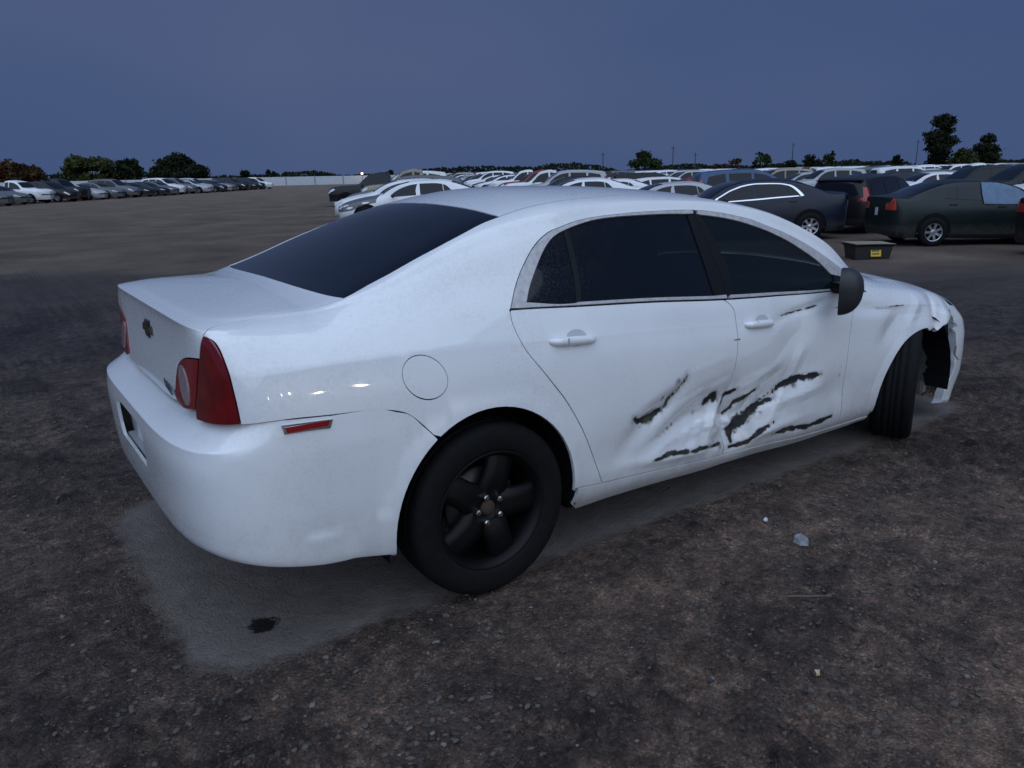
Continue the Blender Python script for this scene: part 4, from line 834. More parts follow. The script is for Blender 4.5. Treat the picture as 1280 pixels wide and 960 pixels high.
# ---- wheels
def wheel_meshes():
    tp = [(.222, .088), (.228, .100), (.245, .106), (.275, .110), (.302, .108), (.318, .100), (.327, .088), (.331, .070), (.3315, .052), (.326, .050), (.326, .044), (.332, .042), (.333, .018), (.327, .016), (.327, .008), (.333, .006)]
    tp = tp+[(r_, -y) for r_, y in rv(tp)]
    V, F = lathe(tp, 84); V = np.array(V)
    # shallow lateral sipes on the tread blocks
    a = np.arctan2(V[:, 2], V[:, 0]); rr = np.hypot(V[:, 0], V[:, 2]); k = (rr > .3285); V[k] *= np.where((np.round(a[k]/(2*math.pi)*84).astype(int) % 2 == 0)[:, None], (1, 1, 1), (.990, 1, .990))
    tyre = mesh_from('tyre', V, F, M_tyre)
    rp_ = [(.226, .090), (.231, .098), (.224, .102), (.216, .094), (.206, .080), (.199, .050), (.197, -.03), (.20, -.09), (.224, -.098)]
    V, F = lathe(rp_, 64); V = list(V); F = list(F); MI = [0]*len(F)
    # five broad spokes rising from hub to barrel
    for i in range(5):
        a0 = 2*math.pi*i/5+R(100); n0 = len(V); prof = [(.055, .064, .066), (.085, .059, .078), (.12, .055, .081), (.16, .054, .080), (.19, .057, .075), (.209, .062, .070)]
        for r_, hw, y in prof:
            for sx, yy in ((-1, y-.030), (-.86, y-.002), (-.3, y), (.3, y), (.86, y-.002), (1, y-.030)):
                px, pz = r_, sx*hw; V.append((px*math.cos(a0)-pz*math.sin(a0), yy, px*math.sin(a0)+pz*math.cos(a0)))
        for q in range(len(prof)-1):
            for j in range(5): b_ = n0+q*6+j; F.append((b_, b_+1, b_+7, b_+6))
    n0 = len(V); hv, hf = lathe([(.0, .058), (.032, .058), (.036, .064), (.080, .066), (.088, .056), (.088, .02)], 40); V += hv; F += [tuple(q+n0 for q in f) for f in hf]
    rim = mesh_from('rim', V, F, M_rim)
    hv, hf = lathe([(0, .072), (.018, .072), (.028, .066), (.031, .056)], 24); cap = mesh_from('hub', hv, hf, M_rust)
    nv, nf = lathe([(0, .030), (.006, .030), (.0065, .024), (.0115, .022), (.0135, 0)], 6); nut = mesh_from('lug_nut', nv, nf, M_nut, smooth=False)
    dv, df = lathe([(.05, .012), (.145, .012), (.147, .0), (.147, -.01), (.05, -.01)], 48); disc = mesh_from('brake_disc', dv, df, M_disc)
    return tyre, rim, cap, nut, disc
WM = wheel_meshes()
def main_wheel(x, sd_, steer=0, spin=0):
    g = -1 if sd_ == 'R' else 1
    rim = link(bpy.data.objects.new('wheel', WM[1]), car); rim.location = (x, g*.772, .327)
    rim.rotation_euler = (0, 0, (math.pi if sd_ == 'R' else 0)+steer); rim.rotation_mode = 'XYZ'
    q = Matrix.Rotation(rim.rotation_euler.z, 4, 'Z') @ Matrix.Rotation(spin, 4, 'Y'); rim.rotation_euler = q.to_euler()
    link(bpy.data.objects.new('tyre', WM[0]), rim); link(bpy.data.objects.new('hub', WM[2]), rim)
    for i in range(5):
        a = 2*math.pi*i/5+R(64); n = link(bpy.data.objects.new('lug_nut', WM[3]), rim); n.location = (.052*math.cos(a), .060, .052*math.sin(a)); n.rotation_euler = (0, .3*i, 0)
    link(bpy.data.objects.new('brake_disc', WM[4]), rim)
    bm = bmesh.new(); box(bm, (.115, .005, .06), (.05, .06, .12), bev=.012); bm_obj('brake_caliper', bm, M_cal, rim)
main_wheel(0, 'R', 0, R(-8)); main_wheel(0, 'L'); main_wheel(2.852, 'R', R(27)); main_wheel(2.852, 'L', R(27))
# ---- simple interior seen through the lighter front glass
for y in (-.37, .37):
    q_ = lambda d: Matrix.Rotation(R(d), 3, 'Y').to_quaternion()
    bm = bmesh.new(); box(bm, (1.30, y, .80), (.16, .50, .62), rot=q_(-16), bev=.05); sb_ = bm_obj('seat_back', bm, M_seat, car)
    bm = bmesh.new(); box(bm, (1.16, y, 1.17), (.10, .26, .18), rot=q_(-12), bev=.04); bm_obj('headrest', bm, M_seat, sb_)
    bm = bmesh.new(); box(bm, (1.62, y, .50), (.5, .5, .14), bev=.04); bm_obj('seat_cushion', bm, M_seat, car)
bm = bmesh.new(); box(bm, (.28, 0, .82), (.18, 1.3, .5), rot=Matrix.Rotation(R(-22), 3, 'Y').to_quaternion(), bev=.05); bm_obj('rear_seat', bm, M_seat, car)
bm = bmesh.new(); box(bm, (2.18, 0, .84), (.42, 1.42, .20), bev=.05); bm_obj('dashboard', bm, M_black, car)
V, F = lathe([(.185, 0), (.195, .012), (.205, 0), (.195, -.012), (.185, 0)], 32); sw = obj('steering_wheel', V, F, M_black, car); sw.location = (1.90, .37, .93); sw.rotation_euler = (0, 0, R(90)); sw.rotation_euler = (Matrix.Rotation(R(-25), 4, 'Y') @ Matrix.Rotation(R(90), 4, 'Z')).to_euler()
# ------------------------------------------------------------------ the other cars in the yard
Rv = Vector((.82203, -.56944, 0)); Fv = Vector((.56944, .82203, 0)); C0 = Vector((CAM[0], CAM[1], 0))
def gp(lat, fwd):
    p = C0+Rv*lat+Fv*fwd; p.z = float(terr(p.x, p.y)); return p
HR = math.atan2(Rv.y, Rv.x)
def mkstn(rows, gc=0.):
    d = {}
    for x, w, belt, roof, rw in rows:
        h = roof-belt; q = lambda f: .915*w+(rw-.915*w)*f
        d[x] = [(.90*w, .20+gc), (.965*w, .31+gc), (.988*w, .46+gc), (w, .62+gc*.5), (.985*w, belt-.22), (.962*w, belt-.10), (.915*w, belt), (q(.42), belt+.42*h), (q(.84), belt+.82*h), (rw, belt+.93*h), (.55*rw, belt+.985*h), (0, roof)]
    xe = max(d); d[xe+.08] = [(.02, z) for _, z in d[xe]]
    return d
def rearset(stn, top_x):
    l = stn[XP]; z = [p[1] for p in l]
    rx = [-.93, -.95, -.96, -.96, -.955, -.95, -.94]+list(top_x); rz = z[:6]+[z[6], z[7]-.01, z[8]-.03, z[9]-.03, z[10]-.01, z[11]]
    return rx, rz, [4, 4.5, 4.5, 4.5, 4.5, 4.5, 4.8, 4.8, 4.6, 4.2, 3, 2]
KINDS = {}
KINDS['sedan'] = (Surf(STN, REAR_X, REAR_Z, REAR_N, {5: (.6, 0), 7: (0, .9)}), .325)
st = mkstn([(-.55, .90, 1.10, 1.68, .62), (0., .905, 1.08, 1.735, .63), (.6, .91, 1.06, 1.75, .635), (1.2, .91, 1.04, 1.735, .63), (1.6, .91, 1.02, 1.65, .62), (1.9, .905, 1.01, 1.48, .645), (2.2, .90, 1.0, 1.25, .69), (2.42, .90, .98, 1.09, .74), (2.7, .90, .96, 1.05, .72), (3.1, .885, .93, 1.0, .68), (3.4, .85, .88, .94, .62), (3.6, .74, .80, .86, .52), (3.72, .56, .72, .78, .40)], .06)
KINDS['suv'] = (Surf(st, *rearset(st, (-.905, -.86, -.80, -.70, -.55))), .36)
st = mkstn([(-.55, .87, 1.02, 1.40, .56), (-.1, .88, 1.02, 1.47, .58), (.6, .88, 1.0, 1.51, .60), (1.2, .88, .98, 1.50, .60), (1.6, .88, .965, 1.43, .60), (1.9, .88, .955, 1.31, .635), (2.2, .875, .94, 1.15, .68), (2.42, .87, .92, 1.02, .72), (2.7, .87, .89, .98, .70), (3.1, .85, .84, .92, .64), (3.4, .80, .78, .85, .56), (3.6, .68, .70, .76, .46), (3.72, .50, .62, .68, .35)])
KINDS['hatchback'] = (Surf(st, *rearset(st, (-.88, -.80, -.74, -.66, -.55))), .31)
st = mkstn([(-.55, .95, 1.16, 1.18, .80), (.0, .95, 1.16, 1.18, .80), (.62, .95, 1.16, 1.18, .80), (.70, .95, 1.16, 1.66, .66), (.9, .95, 1.15, 1.80, .66), (1.4, .95, 1.14, 1.80, .66), (1.75, .95, 1.12, 1.68, .66), (2.05, .94, 1.11, 1.38, .70), (2.25, .94, 1.10, 1.18, .76), (2.6, .94, 1.08, 1.15, .76), (3.1, .93, 1.06, 1.12, .74), (3.5, .91, 1.0, 1.06, .70), (3.66, .85, .93, .98, .62), (3.74, .74, .86, .90, .52)], .10)
KINDS['pickup'] = (Surf(st, *rearset(st, (-.94, -.93, -.92, -.80, -.55))), .38)
WIN = {'sedan': dict(side=[gq[:-4]+div[1:]+rv(qb), [(p[0]+.02, p[1]) for p in div[::-1]]+gt+b1+rv(rb), [(1.325, 6.08), (1.345, 6.8), (1.325, 7.4), (1.29, 7.84)]+ft[1:]+[(2.0685, 6.06)]+rv(fb)],
              rear=base_g+[(0., 11)]+rv(glasstop)+rv(cr(O['rearglass']))[1:-1], front=[(1.58, 11), (2.42, 11), (2.36, 9.5), (2.33, 9.05), (2.1, 9.05), (1.9, 9.05), (1.7, 9.05), (1.54, 9.2), (1.56, 10)],
              tail=[(-.846, 6.4)]+lamp_o[2:]+[(-.83, 3.95), (-1.0, 3.95), (-1.0, 4.9), (-.87, 5.2)]),
       'suv': dict(side=[[(-.60, 6.2), (-.50, 7.6), (.10, 7.85), (.16, 6.15)], [(.26, 6.1), (.22, 7.85), (1.02, 7.9), (1.04, 6.1)], [(1.14, 6.1), (1.12, 7.9), (1.55, 7.85), (1.85, 7.7), (2.08, 7.2), (2.16, 6.1)]],
              rear=[(-1.55, 6.2), (-1.55, 8.0), (-1.0, 8.0), (-.93, 7.6), (-.90, 6.4), (-1.0, 6.2)], front=[(1.62, 11), (2.36, 11), (2.34, 9.6), (2.28, 9.1), (1.9, 9.1), (1.66, 9.2)], tail=[(-.70, 5.0), (-.70, 7.2), (-.82, 7.3), (-.84, 6.0), (-.92, 5.6), (-.92, 4.9)]),
       'hatchback': dict(side=[[(-.42, 6.3), (-.25, 7.4), (.14, 7.8), (.18, 6.15)], [(.26, 6.1), (.22, 7.8), (1.02, 7.9), (1.04, 6.1)], [(1.14, 6.1), (1.12, 7.9), (1.55, 7.85), (1.85, 7.7), (2.08, 7.2), (2.16, 6.1)]],
              rear=[(-1.55, 6.3), (-1.55, 8.4), (-1.0, 8.4), (-.88, 8.0), (-.90, 6.5), (-1.0, 6.3)], front=[(1.62, 11), (2.36, 11), (2.34, 9.6), (2.28, 9.1), (1.9, 9.1), (1.66, 9.2)], tail=[(-.70, 4.8), (-.70, 6.6), (-.80, 6.9), (-.84, 6.0), (-.92, 5.6), (-.92, 4.7)]),
       'pickup': dict(side=[[(.80, 6.15), (.84, 7.8), (1.10, 7.85), (1.12, 6.1)], [(1.20, 6.1), (1.20, 7.85), (1.60, 7.8), (1.85, 7.5), (2.05, 6.8), (2.10, 6.1)]], rear=None, front=[(1.76, 11), (2.20, 11), (2.18, 9.6), (2.14, 9.1), (1.95, 9.1), (1.76, 9.2)], tail=[(-.66, 4.3), (-.66, 5.7), (-.80, 5.8), (-.80, 4.3)])}
M_bglass = glass('parked_car_glass', (.006, .008, .012), clear=.0, rough=.05)
M_head = mat('headlamp_lens', (.55, .57, .60), .12, coat=.5); M_btail = mat('parked_car_tail_lens', (.30, .012, .012), .2, coat=.4); M_rims = mat('silver_alloy', (.42, .43, .45), .3, metal=.7)
M_trim = mat('dark_grille', (.015, .015, .017), .5); M_yel = mat('pale_plate_far', (.5, .5, .5), .5)
PAINTS = {n: paint(n+'_paint', c, rough=.30, coat=.0) for n, c in dict(white=(.70, .71, .73), silver=(.38, .39, .41), grey=(.12, .125, .135), black=(.010, .010, .012), navy=(.008, .012, .026), red=(.16, .012, .014), green=(.008, .014, .014), tan=(.26, .22, .16), blue=(.03, .07, .16)).items()}
for n in ('black', 'navy', 'green', 'grey'): PAINTS[n].node_tree.nodes['Principled BSDF'].inputs['Specular IOR Level'].default_value = .3
def far_wheel():
    V, F = lathe([(.20, .085), (.25, .095), (.30, .09), (.325, .06), (.325, -.06), (.30, -.09), (.20, -.09)], 20); ty = mesh_from('tyre', V, F, M_tyre)
    V = []; F = []; V, F = lathe([(.0, .070), (.05, .072), (.07, .060)], 18); V = list(V); F = list(F)
    for i in range(7):
        a = 2*math.pi*i/7; n0 = len(V)
        for r_, h_, y in ((.05, .030, .066), (.13, .026, .076), (.19, .034, .078)):
            for s_ in (-1, 1): V.append((r_*math.cos(a)-s_*h_*math.sin(a), y, r_*math.sin(a)+s_*h_*math.cos(a)))
        F += [(n0, n0+1, n0+3, n0+2), (n0+2, n0+3, n0+5, n0+4)]
    n0 = len(V); q, f = lathe([(.185, .074), (.195, .084), (.21, .086)], 24); V += q; F += [tuple(k+n0 for k in g) for g in f]
    rm = mesh_from('alloy_wheel', V, F, M_rims); V, F = lathe([(0, .03), (.205, .03)], 20); bk = mesh_from('wheel_shadow', V, F, M_void)
    return ty, rm, bk
FW = far_wheel()
SH = Matrix.Translation((-1.40, 0, 0))
def proto(kind, lod):
    sf, wr = KINDS[kind]; W = WIN[kind]; root = empty(kind+'_proto'); xe = sf.xs[-1]
    nt_, nv_ = ((34, 24) if lod == 0 else (17, 11))
    ts = np.r_[np.linspace(-1.55, -.55, nt_//3+1)[:-1], np.linspace(-.55, xe, nt_)]; vs = np.linspace(.0, 11, nv_)
    V, NN, F = grid_shell(sf, ts, vs); n = len(V)
    b = obj('body', np.vstack([V, V*(1, -1, 1)]), [f[::-1] for f in F]+[tuple(q+n for q in f) for f in F], M_white, root)
    bmm = bmesh.new(); bmm.from_mesh(b.data); bmesh.ops.remove_doubles(bmm, verts=bmm.verts, dist=.002); bmesh.ops.recalc_face_normals(bmm, faces=bmm.faces); bmm.to_mesh(b.data); bmm.free(); b.data.polygons.foreach_set('use_smooth', np.ones(len(b.data.polygons), bool))
    stp = .10 if lod == 0 else .3; kw = dict(step=stp, gap=0, flange=0)
    def thin(poly): return poly if lod == 0 else poly[::4] if len(poly) > 16 else poly
    for s_ in 'RL':
        for w_ in W['side']: panel('side_window', sf, thin(w_), M_bglass, root, side=s_, off=.006 if lod == 0 else .02, **kw)
        panel('taillight', sf, thin(W['tail']), M_btail, root, side=s_, off=.008 if lod == 0 else .02, **kw)
        hz = 4.7 if kind != 'pickup' else 4.6
        panel('headlight', sf, [(3.36, hz+.4), (3.44, hz+1.1), (3.62, hz+.9), (3.72, hz+.3), (3.70, hz-.2), (3.5, hz)], M_head, root, side=s_, off=.008 if lod == 0 else .02, **kw)
        for wx in (0, 2.852):
            A = [sf.sz(wx+.40*math.cos(a), max(.205, wr+.02+.40*math.sin(a)), 6) for a in np.linspace(R(-20), R(200), 14)]
            panel('wheel_arch', sf, A, M_void, root, side=s_, off=.005 if lod == 0 else .012, **kw)
        if lod == 0:
            bm = bmesh.new(); g = -1 if s_ == 'R' else 1; box(bm, (2.02, g*1.0, sf.base([2.0], [6.1])[0, 2]+.03), (.10, .17, .12), bev=.03); bm_obj('side_mirror', bm, M_trim, root, smooth=True)
            for hx in ((.33, 1.42) if kind != 'pickup' else (1.28,)):
                q = sf.base([hx], [5.0])[0]; bm = bmesh.new(); box(bm, (hx+.08, g*(abs(q[1])+.006), q[2]), (.19, .03, .03), bev=.008); bm_obj('door_handle', bm, M_trim, root)
    panel('windshield', sf, W['front'], M_bglass, root, mirror=True, off=.006 if lod == 0 else .02, **kw)
    if W['rear']: panel('rear_window', sf, thin(W['rear']), M_bglass, root, mirror=True, off=.006 if lod == 0 else .02, **kw)
    panel('grille', sf, [(3.70, 3.4), (3.71, 4.7), (xe, 4.7), (xe, 3.4)], M_trim, root, mirror=True, off=.012, **kw)
    panel('number_plate', sf, [(-1.42, 3.3), (-1.42, 4.2), (-1.55, 4.2), (-1.55, 3.3)], M_yel, root, mirror=True, off=.012, **kw)
    if kind == 'pickup': panel('cargo_bed', sf, [(.60, 11), (.60, 8.3), (-.55, 8.3), (-.9, 8.3), (-1.2, 8.6), (-1.55, 9.2), (-1.55, 11)], M_void, root, mirror=True, off=.006, **kw)
    if lod == 0:
        panel('lower_bumper', sf, [(-.62, .05), (-.62, 1.4), (-1.55, 1.5), (-1.55, .05)], M_trim, root, mirror=True, off=.010, **kw)
        panel('sill_trim', sf, [(.42, .1), (.42, 1.0), (2.44, 1.0), (2.44, .1)], M_trim, root, mirror=True, off=.008, **kw)
    for ch in root.children: ch.data.transform(SH)
    for wx in (0, 2.852):
        for g in (-1, 1):
            rm = link(bpy.data.objects.new('wheel', FW[1]), root); rm.location = (wx-1.4, g*.835, wr); rm.rotation_euler = (0, 0, math.pi if g < 0 else 0); k = wr/.325; rm.scale = (k, 1, k)
            link(bpy.data.objects.new('tyre', FW[0]), rm); link(bpy.data.objects.new('brake_shadow', FW[2]), rm)
    return root
def joined(root):
    """a proto as one mesh with several materials"""
    V = []; F = []; MI = []; ms = []; n = 0
    bpy.context.view_layer.update()
    for o in root.children_recursive:
        M_ = o.matrix_world; me = o.data; mm = me.materials[0]
        if mm not in ms: ms.append(mm)
        V += [tuple(M_ @ v.co) for v in me.vertices]; F += [tuple(i+n for i in p.vertices) for p in me.polygons]; MI += [ms.index(mm)]*len(me.polygons); n = len(V)
    k = ms.index(M_white)
    return V, F, MI, ms, k
def kill(root):
    for o in list(root.children_recursive)+[root]: bpy.data.objects.remove(o)
PR = {k: proto(k, 0) for k in KINDS}; P1 = {}
for k in KINDS:
    q = proto(k, 1); P1[k] = joined(q); kill(q)
FARM = {}
def far_mesh(kind, colr):
    if (kind, colr) not in FARM:
        V, F, MI, ms, k = P1[kind]; me = mesh_from('parked_'+kind, V, F, [PAINTS[colr] if i == k else m_ for i, m_ in enumerate(ms)], mi=MI, smooth=False); FARM[kind, colr] = me
        me.polygons.foreach_set('use_smooth', np.array([i == k for i in MI]))
    return FARM[kind, colr]
def near_car(kind, colr, lat, fwd, hd, label, group=None, sc=(1, 1, 1), name=None):
    r_ = copy_tree(PR[kind]); r_.name = name or 'parked_'+kind; r_.location = gp(lat, fwd)-Vector((0, 0, .004)); r_.rotation_euler = (0, 0, hd); r_.scale = sc
    for ch in r_.children:
        if ch.name.split('.')[0] == 'body': ch.material_slots[0].link = 'OBJECT'; ch.material_slots[0].material = PAINTS[colr]
    return tag(r_, label, 'car' if kind != 'pickup' else 'pickup truck', group)
def part(o, n): return [c for c in o.children if c.name.split('.')[0] == n]
# the individually recognisable neighbours
HL = HR+math.pi
G1 = 'cars parked behind the white sedan'
navy = near_car('sedan', 'navy', 5.9, 20.4, HL, 'dark navy sedan with bright chrome window outline above the white sedan roof', G1, (1.05, 1.03, 1.02))
sfn = KINDS['sedan'][0]
for s_ in 'RL':
    loop_o = rv(ct_f+[(2.25, 6.9), (2.30, 5.97)])+rv(ct_r)
    tr_ = panel('window_outline', sfn, loop_o+[(x, 5.93) for x in np.linspace(.2, 2.28, 14)]+[(x, 6.12) for x in np.linspace(2.2, .30, 14)]+[(p[0]*.93+.08, p[1]-.16) for p in ct_r+ct_f], M_bright, navy, side=s_, step=.08, gap=0, flange=0, off=.010); tr_.data.transform(SH)
blk = near_car('suv', 'black', 10.4, 22.8, HR+R(42), 'black boxy hatch-backed vehicle seen from behind between navy and dark green sedans', G1, (1, 1.02, .86))
bm = bmesh.new(); box(bm, (-2.18, 0, 1.60), (.22, 1.25, .035), bev=.012); bm_obj('roof_spoiler', bm, PAINTS['black'], blk)
green = near_car('sedan', 'green', 10.6, 18.1, HR-R(2), 'dark green sedan with blue plastic sheet over its front side window', G1, (.95, .97, .97))
sh = panel('plastic_sheet', sfn, [(1.08, 5.5), (1.06, 7.0), (1.10, 8.4), (1.6, 8.35), (1.9, 8.2), (2.12, 7.5), (2.22, 6.4), (2.2, 5.6), (1.9, 5.75), (1.6, 5.6)], mat('blue_plastic_sheet', (.055, .125, .235), .35, coat=.3, noise=.35, nscale=6, bump=.8, bscale=14), green, step=.04, gap=0, flange=0, off=.022); sh.data.transform(SH)
co = np.empty(len(sh.data.vertices)*3); sh.data.vertices.foreach_get('co', co); co = co.reshape(-1, 3); co[:, 1] -= .030*np.abs(fbm(co[:, [0, 2]]*(7, 5), 3, 12)); sh.data.vertices.foreach_set('co', co.ravel()); sh.data.update(); sh['label'] = 'wrinkled blue plastic sheet taped over the window'
M_or = mat('orange_red_lens', (.55, .06, .02), .15, coat=.6, noise=.5, nscale=14)
for c_ in part(green, 'taillight'): c_.material_slots[0].link = 'OBJECT'; c_.material_slots[0].material = M_or
near_car('sedan', 'black', 12.3, 15.0, HR+R(3), 'dark car cut off by the right picture edge, beside the dark green sedan', G1)
car1 = near_car('sedan', 'white', -2.9, 25.2, HL+R(3), 'white sedan with a dark grey hood just behind the white sedan rear window', G1, (1, 1, .95))
hd_ = panel('hood', sfn, [(2.42, 11), (3.70, 11), (3.66, 9.4), (3.5, 7.8), (3.0, 7.4), (2.5, 7.5)], PAINTS['grey'], car1, step=.12, gap=0, flange=0, off=.012, mirror=True); hd_.data.transform(SH); hd_['label'] = 'dark grey hood unlike the white body'
for s_ in 'RL':
    q_ = panel('front_wing', sfn, [(2.55, 4.6), (2.5, 7.4), (3.0, 7.3), (3.5, 7.7), (3.74, 7.7), (3.76, 3.0), (3.3, 3.2), (2.9, 4.2)], PAINTS['grey'], car1, step=.12, gap=0, flange=0, off=.006, side=s_); q_.data.transform(SH)
near_car('sedan', 'white', -3.7, 28.3, HL+R(3), 'white sedan second behind the dark grey hood at left', G1, (1, 1, .96))
near_car('hatchback', 'grey', -4.0, 31.4, HL+R(2), 'dark grey hatchback third behind the dark grey hood at left', G1)
near_car('pickup', 'black', -6.9, 42.5, HL+R(3), 'black pickup truck standing out furthest left at the end of the aisle', G1, (1.04, .98, .92))
near_car('sedan', 'white', 2.5, 29.0, HL+R(1), 'white sedan whose arched roof tops the middle of the white sedan roof', G1, (1, 1, .95))
near_car('sedan', 'silver', 4.9, 25.4, HL+R(2), 'silver sedan roof just left of the dark navy sedan', G1, (1, 1, .95))
# rows
kinds = ['sedan']*9+['suv']*6+['hatchback']*4+['pickup']; cols = ['white']*26+['silver']*16+['grey']*14+['black']*18+['navy']*6+['red']*7+['green']*2+['tan']*3+['blue']*4
NUM = ['first', 'second', 'third', 'fourth', 'fifth', 'sixth', 'seventh', 'eighth', 'ninth', 'tenth', 'eleventh', 'twelfth', 'thirteenth', 'fourteenth', 'fifteenth', 'sixteenth', 'seventeenth', 'eighteenth', 'nineteenth', 'twentieth', 'twenty-first', 'twenty-second', 'twenty-third', 'twenty-fourth', 'twenty-fifth', 'twenty-sixth', 'twenty-seventh', 'twenty-eighth', 'twenty-ninth', 'thirtieth']
rr = random.Random(11)
slots = []
fwd = 47.0; i = 0
while fwd < 118:
    slots.append(('left', i, -36.6+rr.uniform(-.4, .4)+.01*(fwd-47), fwd, HR+R(rr.uniform(-14, -6)))); fwd += rr.uniform(2.55, 2.95); i += 1
def field(name, lat0, f0, f1, hd, drift=-.14, ref=20):
    f = f0; i = 0
    while f < f1:
        lat = lat0+drift*(f-ref); f += rr.uniform(2.55, 3.0)
        if abs(lat/f) < .72: slots.append((name, i, lat+rr.uniform(-.3, .3), f, hd+R(rr.uniform(-5, 5)))); i += 1
field('first', -4.2, 33.5, 138, HL, ref=33)
field('second', 4.6, 31, 150, HL, ref=26); field('third', 10.2, 26.5, 160, HR)
for k in range(8):
    b_ = 21.5+17.2*k; e_ = 160+14*k; n_ = ['fourth', 'fifth', 'sixth', 'seventh', 'eighth', 'ninth', 'tenth', 'eleventh', 'twelfth', 'thirteenth', 'fourteenth', 'fifteenth', 'sixteenth', 'seventeenth', 'eighteenth', 'nineteenth'][2*k:2*k+2]
    field(n_[0], b_, 24+10*k, e_, HL); field(n_[1], b_+5.0, 24+10*k, e_, HR)
slots.sort(key=lambda s: s[3]); V_, F_, MI_, mats_, nn = [], [], [], [], 0
made = 10; nfull = 0
for nm, i, lat, f, hd in slots:
    k = rr.choice(kinds); c = rr.choice(cols if nm != 'left' else ['white']*8+['silver']*8+['black', 'grey']*14+['navy']*4+['tan']); s = (rr.uniform(.94, 1.03), rr.uniform(.96, 1.02), rr.uniform(.92, 1.0)); lift = Vector((0, 0, -.004))
    if nm == 'left': lab = '%s %s, %s from the near end of the far left row' % (c, k, NUM[min(i, 29)]); grp = 'cars parked in the row at far left'
    elif f < 62: lab = '%s %s, %s from near end of the %s parking row' % (c, k, NUM[min(i, 29)], nm); grp = 'cars parked in the crowded rows at right'
    else: lab = 'small %s %s far off among the crowded rows below the horizon' % (c, k); grp = 'far %s %ss in the crowded rows' % (c, k)
    if made < 290:
        made += 1
        if f < 52 and nfull < 40:
            nfull += 1; o = near_car(k, c, lat, f, hd, lab, grp, s); o.name = 'parked_'+k
        else:
            o = link(bpy.data.objects.new('parked_'+k, far_mesh(k, c))); o.location = gp(lat, f)+lift; o.rotation_euler = (0, 0, hd); o.scale = s; tag(o, lab, 'car' if k != 'pickup' else 'pickup truck', grp)
    else:
        me = far_mesh(k, c); co = np.empty(len(me.vertices)*3); me.vertices.foreach_get('co', co); co = co.reshape(-1, 3)*s; ca, sa = math.cos(hd), math.sin(hd); g = gp(lat, f)
        co = np.stack([co[:, 0]*ca-co[:, 1]*sa+g.x, co[:, 0]*sa+co[:, 1]*ca+g.y, co[:, 2]+g.z], 1); V_.append(co)
        mp_ = []
        for m_ in me.materials:
            if m_ not in mats_: mats_.append(m_)
            mp_.append(mats_.index(m_))
        F_ += [tuple(q+nn for q in p.vertices) for p in me.polygons]; MI_ += [mp_[p.material_index] for p in me.polygons]; nn += len(co)
if V_:
    o = obj('distant_parked_cars', np.vstack(V_), F_, mats_, mi=MI_, smooth=False); tag(o, 'mass of tiny parked cars reaching to the far fence', 'cars', kind='stuff')
for k in PR: kill(PR[k])
# ------------------------------------------------------------------ plastic tub
tub = empty('plastic_tub', gp(6.95, 15.3), HR+R(2)); tag(tub, 'black plastic tub with yellow sticker on the dirt before the dark green sedan', 'tub')
def frust(x0, y0, z0, x1, y1, z1, top=False):
    V = [(-x0, -y0, z0), (x0, -y0, z0), (x0, y0, z0), (-x0, y0, z0), (-x1, -y1, z1), (x1, -y1, z1), (x1, y1, z1), (-x1, y1, z1)]; F = [(3, 2, 1, 0)]+[(i, (i+1) % 4, 4+(i+1) % 4, 4+i) for i in range(4)]
    return V, F+([(4, 5, 6, 7)] if top else [])
V, F = frust(.33, .21, .005, .37, .25, .26); tb = obj('tub_wall', V, F, mat('tub_black', (.014, .015, .017), .5), tub, smooth=False); md = tb.modifiers.new('s', 'SOLIDIFY'); md.thickness = .006
V, F = frust(.39, .27, .255, .40, .28, .285, True); obj('tub_rim', V, F, M_black, tub, smooth=False)
V, F = frust(.385, .275, .287, .40, .285, .30, True); V = [(x+.008*math.sin(i*3), y, z+.012*math.sin(i*2.1)) for i, (x, y, z) in enumerate(V)]; obj('cardboard_cover', V, F, mat('wet_cardboard', (.26, .23, .17), .9, noise=.4, nscale=12), tub, smooth=False)
bm = bmesh.new(); box(bm, (.045, -.243, .135), (.20, .004, .15), rot=Matrix.Rotation(R(-9.2), 3, 'X').to_quaternion()); st_ = bm_obj('sticker', bm, mat('yellow_sticker', (.55, .36, .02), .5), tub); st_['label'] = 'yellow sticker with two lines of dark print'
bm = bmesh.new()
for li, zz in ((0, .165), (1, .110)):
    x = -.035
    for q in range(9):
        wq = rr.uniform(.010, .018); box(bm, (x+wq/2, -.2465+(.135-zz)*-.16+.0, zz), (wq*.75, .003, .030), rot=Matrix.Rotation(R(-9.2), 3, 'X').to_quaternion()); x += wq+.003
bm_obj('sticker_print', bm, mat('print_black', (.03, .025, .01), .6), st_)['kind'] = 'stuff'
# ------------------------------------------------------------------ far fence
M_fence = mat('pale_fence_sheet', (.50, .53, .56), .5, noise=.15, nscale=.3); M_post = mat('fence_post', (.22, .23, .24), .6)
fp = [gp(-125, 118), gp(-40, 146), gp(60, 188), gp(150, 232), gp(245, 280)]
fence = empty('perimeter_fence', fp[0]); tag(fence, 'long pale sheet-metal fence along the far edge of the yard', 'fence')
def corr(n=12):
    V = []; F = []
    for i in range(n*2+1):
        for z in (.12, 1.62): V.append((i/(n*2), .0 if i % 2 else .03, z))
    for i in range(n*2): F.append((2*i, 2*i+2, 2*i+3, 2*i+1))
    return mesh_from('fence_panel', V, F, M_fence, smooth=False)
cm = corr(); bm = bmesh.new(); box(bm, (0, 0, .87), (.10, .10, 1.75)); pm = bpy.data.meshes.new('fence_post'); bm.to_mesh(pm); bm.free(); pm.materials.append(M_post)
